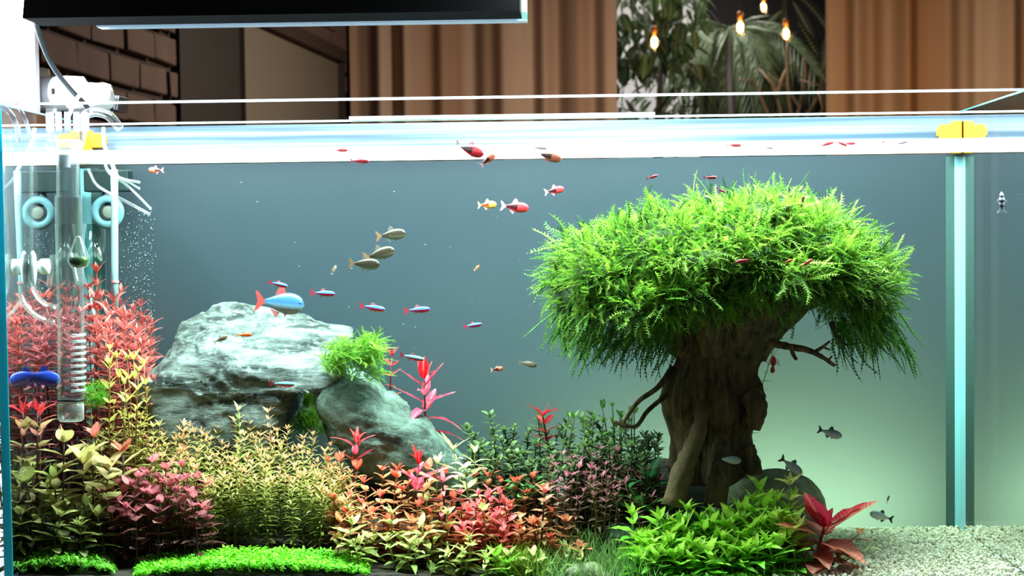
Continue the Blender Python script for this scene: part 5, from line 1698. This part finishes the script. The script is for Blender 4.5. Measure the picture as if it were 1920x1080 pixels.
fish('rasbora_brown', 932, 692, .22, 24, 1, 8, 'small reddish brown fish low in open water')
fish('orange', 458, 628, .125, 32, 1, 2, 'glowing orange fish in front of the boulder top')
fish('pale', 414, 636, .13, 30, 1, 24, 'pale brown fish against the white boulder top')
BG = 'grey fish with black fins'
fish('black_fin', 1557, 812, .15, 48, 1, -18, 'grey fish with black tail in open water above the gravel', BG)
fish('black_fin', 1484, 874, .11, 52, 1, -38, 'grey fish with black tail diving over the olive stone', BG)
fish('black_fin', 1652, 968, .14, 46, -1, 16, 'grey fish with black tail just above the white gravel', BG)
fish('black_fin', 1368, 862, .09, 46, 1, -6, 'silver fish in the dark at the trunk foot', BG)
fish('pale', 1665, 936, .22, 16, 1, 60, 'tiny pale fish hovering above the gravel behind the grey one', yaw=40)
fish('banded', 1878, 378, .12, 44, 1, 80, 'black and white banded fish upright near the tank corner', yaw=30)
fish('ember', 1394, 489, .03, 32, -1, -10, 'red fish resting in the middle of the moss crown', 'red fish in the moss')
fish('ember', 1512, 494, .03, 30, 1, 32, 'red and white fish climbing through the moss crown', 'red fish in the moss')
fish('orange', 1478, 490, .03, 18, 1, 20, 'small orange fish tucked in the moss crown', 'red fish in the moss')
fish('blue', 80, 708, .105, 74, 1, -10, 'deep blue long-finned fish half hidden among the red stems', name='fish')

# red shrimp on the sprig
se = empty('red_shrimp', P(1450, 683, .25))
kk = pxm(.25)
M_SHR = pmat('shrimp_red', (214, 50, 24), rough=.35, var=.3, scale=200)
MB().lathe((0, 0, -kk * 4), [(kk * 1.5, 0), (kk * 5, kk * 4), (kk * 6, kk * 10), (kk * 4, kk * 17), (kk * 1, kk * 20)], 10).build('carapace', M_SHR, se, smooth=True)
MB().lathe((-kk * 1.5, 0, -kk * 17), [(kk * 1, 0), (kk * 4, kk * 3), (kk * 4.5, kk * 8), (kk * 2, kk * 13)], 10).build('abdomen', M_SHR, se, smooth=True)
for s in (-1, 1):
    for j in range(3):
        MB().tube([(s * kk * 3, 0, kk * (2 + 4 * j)), (s * kk * 9, -.001, kk * (0 + 4 * j)), (s * kk * 11, -.001, kk * (-4 + 4 * j))], kk * .5, 5).build('leg', M_SHR, se)
    MB().tube([(s * kk * 1, 0, kk * 15), (s * kk * 4, -.002, kk * 24), (s * kk * 10, -.004, kk * 30)], kk * .35, 5).build('antenna', M_SHR, se)
tag(se, 'bright red shrimp clinging to the pale sprig behind the trunk', 'shrimp')

# ------------------------------------------------------------------ equipment on the pipe side
Yp = .045


def glass_pipe(name, mb_, label, cat, mat=None):
    o = mb_.build(name, mat or M_TUBE, None, smooth=True)
    tag(o, label, cat)
    return o


def tube_shell(mb_, pts, r, n=18, wall=.8):
    """hollow pipe: outer and inner skin"""
    mb_.tube(pts, r, n, cap=False)
    mb_.tube(pts, [q * wall for q in r] if isinstance(r, list) else r * wall, n, cap=False)
    return mb_


kp = pxm(Yp)
# skimmer inlet: comb cup, funnel, stand pipe with slots
sk = empty('glass_skimmer_inlet', P(132, 790, Yp))
so_ = sk.location


def sp_(px, py, dy=0.0):
    return P(px, py, Yp + dy) - so_


cup = MB()
tube_shell(cup, [sp_(127, 296), sp_(127, 262), sp_(127, 250), sp_(127, 246)], [kp * 22, kp * 34, kp * 36, kp * 36], 28, .93)
cup.build('cup', M_TUBE, sk, smooth=True)
M_COMB = thin_glass('comb_plastic', tint=(.70, .70, .84), f0=.3, f1=.8, white=.7)
for i in range(14):
    a = 2 * pi * i / 14
    c = sp_(127, 246) + Vector((math.cos(a) * kp * 38, math.sin(a) * kp * 38, 0))
    t_ = Vector((-math.sin(a), math.cos(a), 0)); n_ = Vector((math.cos(a), math.sin(a), 0))
    v_ = []
    for z in (0, kp * 34):
        for p_, q_ in ((-1, -1), (1, -1), (1, 1), (-1, 1)):
            v_.append(c + t_ * kp * 6 * p_ + n_ * kp * 1.5 * q_ + Vector((0, 0, z)))
    MB().add(v_, [(3, 2, 1, 0), (4, 5, 6, 7), (0, 1, 5, 4), (1, 2, 6, 5), (2, 3, 7, 6), (3, 0, 4, 7)]).build('comb_tooth', M_COMB, sk)
MB().lathe(sp_(120, 283), [(kp * 30, 0), (kp * 34, kp * 4), (kp * 34, kp * 16), (kp * 32, kp * 20)], 26).build('float_ring', thin_glass('ring_glass', f0=.15, f1=.8, white=.5), sk, smooth=True)
ft = MB(); tube_shell(ft, [sp_(121, 314), sp_(121, 290)], kp * 11, 14, .7)
ft.build('inner_nozzle', pmat('smoky_plastic', (150, 156, 160), rough=.25), sk, smooth=True)
up = MB(); tube_shell(up, [sp_(127, 370), sp_(127, 330), sp_(127, 295)], kp * 21, 22, .86)
up.build('upper_tube', M_TUBE, sk, smooth=True)
sp = MB(); tube_shell(sp, [sp_(133, 755), sp_(133, 600), sp_(130, 480), sp_(128, 366)], kp * 25, 24, .88)
sp.build('stand_pipe', M_TUBE, sk, smooth=True)
MB().lathe(sp_(133, 790), [(kp * 20, 0), (kp * 25, kp * 4), (kp * 25, kp * 32), (kp * 22, kp * 36)], 22).build('end_strainer', thin_glass('strainer_glass', f0=.2, f1=.8, white=.6), sk, smooth=True)
tr_ = MB().lathe(sp_(133, 752), [(kp * 25.5, 0), (kp * 26, kp * 2), (kp * 25.5, kp * 4)], 22).build('dark_seal', M_BLACK, sk, smooth=True)
M_SLOT = thin_glass('slot_glass', tint=(.95, .97, .97), f0=.35, f1=.9, white=.75)
for i in range(10):
    y_ = 628 + i * 11.5
    pts = [sp_(133, y_) + Vector((math.cos(a) * kp * 26, math.sin(a) * kp * 26, 0)) for a in [-1.35 + .22 * j for j in range(9)]]
    MB().tube(pts, kp * 2.6, 6).build('strainer_rib', M_SLOT, sk, smooth=True)
tag(sk, 'clear glass surface skimmer inlet with a comb cup and ribbed stand pipe', 'pipe')
# J-shaped outlet pipe
op = MB()
tube_shell(op, spline([P(43, 246, .06), P(43, 330, .06), P(43, 440, .06), P(44, 510, .06), P(52, 552, .06), P(74, 580, .06), P(104, 590, .06)], 34), pxm(.06) * 19, 20, .84)
glass_pipe('glass_outlet_pipe', op, 'clear glass J-shaped outlet pipe curling toward the stand pipe', 'pipe')
# bubble counter with green liquid
dc = empty('drop_checker', P(148, 500, .035))
kd = pxm(.035)
MB().lathe((0, 0, -kd * 4), [(kd * 5, 0), (kd * 16, kd * 4), (kd * 21, kd * 14), (kd * 20, kd * 24), (kd * 13, kd * 42), (kd * 6, kd * 58), (kd * 3, kd * 62)], 20).build('bulb_glass', M_TUBE, dc, smooth=True)
MB().lathe((0, 0, -kd * 2), [(kd * 4, 0), (kd * 14, kd * 3), (kd * 18.5, kd * 11), (kd * 18, kd * 20)], 18).build('green_liquid', pmat('green_liquid', (60, 92, 40), rough=.2), dc, smooth=True)
tag(dc, 'teardrop glass drop checker holding green liquid on the stand pipe', 'drop checker')
# white flow diffuser behind the J pipe
df = empty('gas_diffuser', P(66, 500, .1))
kf = pxm(.1)
M_CER = pmat('white_ceramic', (232, 240, 236), rough=.4, var=.03)
MB().lathe((-kf * 30, 0, 0), [(kf * 4, 0), (kf * 14, kf * 2), (kf * 16, kf * 20), (kf * 10, kf * 26), (kf * 10, kf * 36), (kf * 15, kf * 42), (kf * 15, kf * 56), (kf * 5, kf * 58)], 18, 'x').build('body', M_CER, df, smooth=True)
MB().lathe((0, -.008, -kf * 38), [(kf * 2, 0), (kf * 6, kf * 14), (kf * 8, kf * 38), (kf * 6, kf * 60), (kf * 2, kf * 68)], 14).build('ceramic_fin', M_CER, df, smooth=True)
tag(df, 'white ceramic gas diffuser seen through the J-shaped glass pipe', 'diffuser')
# bell-shaped glass shade in the pipe background
bl = MB(); tube_shell(bl, [P(125, 535, .14), P(122, 500, .14), P(120, 476, .14)], [pxm(.14) * 38, pxm(.14) * 32, pxm(.14) * 26], 22, .95)
glass_pipe('glass_bell', bl, 'clear flared glass bell behind the stand pipe', 'glass bell')
# heater with black holder and suction cups
M_RUB = thin_glass('suction_rubber', tint=(.8, .93, .95), f0=.55, f1=.9, white=1.0)
hb = empty('black_holder', P(205, 340, .29))
kh = pxm(.29)
MB().box(-kh * 44, kh * 40, -.012, .012, -kh * 20, kh * 21).build('block', pmat('black_green', (16, 34, 36), rough=.4, var=.1), hb, bevel=.0015)
MB().tube([(-kh * 2, -.002, -kh * 16), (-kh * 6, -.006, -kh * 30), (kh * 2, -.006, -kh * 44)], kh * 9, 8).build('hook', bpy.data.materials['black_green'], hb, smooth=True)
cu = MB()
v_, f_ = [], []
for (r_, yy) in ((17, -.013), (20, -.016), (31, -.0135), (32, -.011), (17, -.011)):
    for j in range(28):
        a = 2 * pi * j / 28
        v_.append((kh * r_ * math.cos(a), yy, -kh * 58 + kh * r_ * math.sin(a)))
for i in range(4):
    for j in range(28):
        j2 = (j + 1) % 28
        f_.append((i * 28 + j, i * 28 + j2, (i + 1) * 28 + j2, (i + 1) * 28 + j))
cu = cu.add(v_, f_).build('suction_cup', pmat('pale_rubber', (96, 138, 150), rough=.4, var=.08), hb, smooth=True)
MB().lathe((kh * 2, -.0125, -kh * 58), [(kh * 10, 0), (kh * 13, .001), (kh * 13, .004)], 18, 'y').build('cup_centre', pmat('cup_cream', (120, 124, 116), rough=.4), cu, smooth=True)
tag(hb, 'black clamp block with a pale rubber suction cup on the back glass', 'clamp')
ht = empty('heater', P(214, 470, .25))
kt = pxm(.25)
MB().tube([P(216, 585, .25) - ht.location, P(215, 500, .25) - ht.location, P(215, 380, .25) - ht.location, P(214, 318, .25) - ht.location], kt * 7, 14).build('tube', pmat('pale_tube', (136, 170, 178), rough=.25, var=.04), ht, smooth=True)
MB().tube(spline([P(214, 318, .25) - ht.location, P(206, 296, .255) - ht.location, P(195, 270, .26) - ht.location, P(194, 240, .27) - ht.location]), kt * 4, 8).build('hose', pmat('clear_hose', (190, 214, 220), rough=.2), ht, smooth=True)
MB().tube([P(216, 530, .249) - ht.location, P(216, 526, .249) - ht.location], kt * 7.4, 14).build('red_mark', pmat('pink_mark', (214, 130, 140)), ht)
tag(ht, 'slim white tube standing in front of the black clamp block', 'tube')
dk2 = MB().tube([P(178, 420, .31), P(178, 500, .31), P(178, 640, .31)], pxm(.31) * 22, 16).build('filter_tube', thin_glass('dark_tube', tint=(.55, .72, .72), f0=.1, f1=.5), smooth=True)
tag(dk2, 'wide grey-green translucent tube below the black clamp block', 'tube')
M_HOSE = thin_glass('thin_hose', f0=.2, f1=.7, white=.15)
for i, (pts, r_, lb) in enumerate((
        ([P(166, 318, .2), P(180, 345, .19), P(205, 362, .18), P(240, 380, .17), P(281, 402, .16)], 3.0, 'thin clear hose sagging across the black block to the open water'),
        ([P(194, 300, .2), P(205, 325, .19), P(235, 345, .18), P(262, 370, .17), P(283, 392, .16)], 2.6, 'thin clear hose end pointing down beside the bubbles'),
        ([P(190, 290, .2), P(204, 320, .19), P(230, 335, .18), P(262, 342, .17)], 2.6, 'upper thin clear hose end over the black block'),
        ([P(205, 300, .2), P(222, 330, .19), P(242, 342, .18), P(262, 354, .17)], 2.2, 'short thin hose end just below the upper one'))):
    o = MB().tube(spline(pts, 20), pxm(.18) * r_, 7).build('clear_hose', M_HOSE, smooth=True)
    tag(o, lb, 'hose', 'thin clear hoses')
for i, (pts, r_, Yh, lb) in enumerate((
        ([P(-12, 178, -.012), P(20, 184, -.012), P(42, 212, -.01), P(52, 238, .0), P(58, 260, .03)], 3.5, 0, 'thin grey hose arching over the rim in front of the white pillar'),
        ([P(-12, 200, -.012), P(6, 202, -.012), P(22, 216, -.012), P(32, 240, .0), P(34, 262, .03)], 5, 0, 'thick grey hose bending over the rim in front of the white pillar'))):
    o = MB().tube(spline(pts, 22), pxm(.0) * r_, 8).build('grey_hose', thin_glass('hose_grey', tint=(.72, .72, .8), f0=.2, f1=.6, white=.5) if i == 0 else bpy.data.materials['hose_grey'], smooth=True)
    tag(o, lb, 'hose', 'grey hoses over the rim')
ah = MB().tube(spline([P(150, 238, .10), P(160, 216, .12), P(180, 210, .13), P(205, 218, .14), P(224, 240, .15)], 20), pxm(.12) * 9, 12).build('clear_hose', thin_glass('hose_arch', f0=.12, f1=.6, white=.1), smooth=True)
tag(ah, 'thick clear hose arching over the rim behind the skimmer', 'hose')
gh = MB().tube(spline([P(130, 216, .08), P(138, 195, .1), P(150, 178, .12), P(172, 160, .2), P(196, 166, .35)], 20), pxm(.1) * 4, 8).build('grey_hose', bpy.data.materials['hose_grey'], smooth=True)
tag(gh, 'grey tube looping from the skimmer comb up to the white appliance', 'hose')

# ---- orange clips
M_OR = pmat('orange_plastic', (240, 164, 40), rough=.4, var=.05)


def clip(s, label):
    """T-shaped lid clip in a back corner; s=+1 at the +X end."""
    e = empty('orange_clip', (s * (TW - T), TD - .012, ZWL))
    k_ = pxm(TD)
    q = P(1790, 235, TD - .012) if s > 0 else P(164, 252, TD - .012)
    z0 = q.z - ZWL
    f_ = -s
    def bx(a, b_, y0, y1, c0_, c1_, nm):
        x0, x1_ = sorted((f_ * a * k_, f_ * b_ * k_))
        return MB().box(x0, x1_, y0, y1, c0_ * k_ + z0, c1_ * k_ + z0).build(nm, M_OR, e, bevel=.0012)
    bx(1, 20, -.006, .006, -52, 8, 'stem')
    bx(18, 42, -.006, .006, -26, 2, 'lobe')
    bx(40, 46, -.004, .004, -20, -4, 'lobe_tip')
    tag(e, label, 'clip', 'orange lid clips')


clip(1, 'orange T-shaped clip at the water line in the bare corner')
clip(-1, 'orange clip at the water line behind the skimmer and hoses')

# ---- bubbles clinging to the back glass beside the heater
n = 340
bx_ = rng.uniform(0, 1, n)
pts = np.array([P(222 + 66 * a ** .8 + rng.normal(0, 3), rng.uniform(385, 600), TD - .0015) for a in bx_])
extra = np.array([P(rng.uniform(300, 1700), rng.uniform(330, 700), rng.uniform(.1, .3)) for _ in range(70)])
rad = np.concatenate([rng.uniform(.0002, .0007, n), rng.uniform(.0002, .0005, 70)])
pts = np.concatenate([pts, extra]); n += 70
bv = (ICO_V[None] * rad[:, None, None] + pts[:, None]).reshape(-1, 3)
bf = (ICO_F[None] + (np.arange(n) * len(ICO_V))[:, None, None]).reshape(-1, 3)
bo = link('air_bubbles', np_mesh('air_bubbles', bv, bf, pmat('bubble_white', (150, 170, 176), rough=.2, var=.02)))
tag(bo, 'fine white bubbles and specks drifting beside the heater tube', 'bubbles', kind='stuff')

for q_ in ((-TW, 0, ZR), (TW, 0, ZR), (TW, TD, ZR), (-TW, TD, ZR), (TW, TD, .825), (-TW, 0, .84), (TW, 0, ZWL), (-TW, TD, ZWL)):
    print('corner', q_, [round(a) for a in proj(q_)])
print('OBJ', len(bpy.data.objects), 'TRI', sum(len(o.data.loop_triangles) if False else len(o.data.polygons) for o in bpy.data.objects if o.type == 'MESH'))
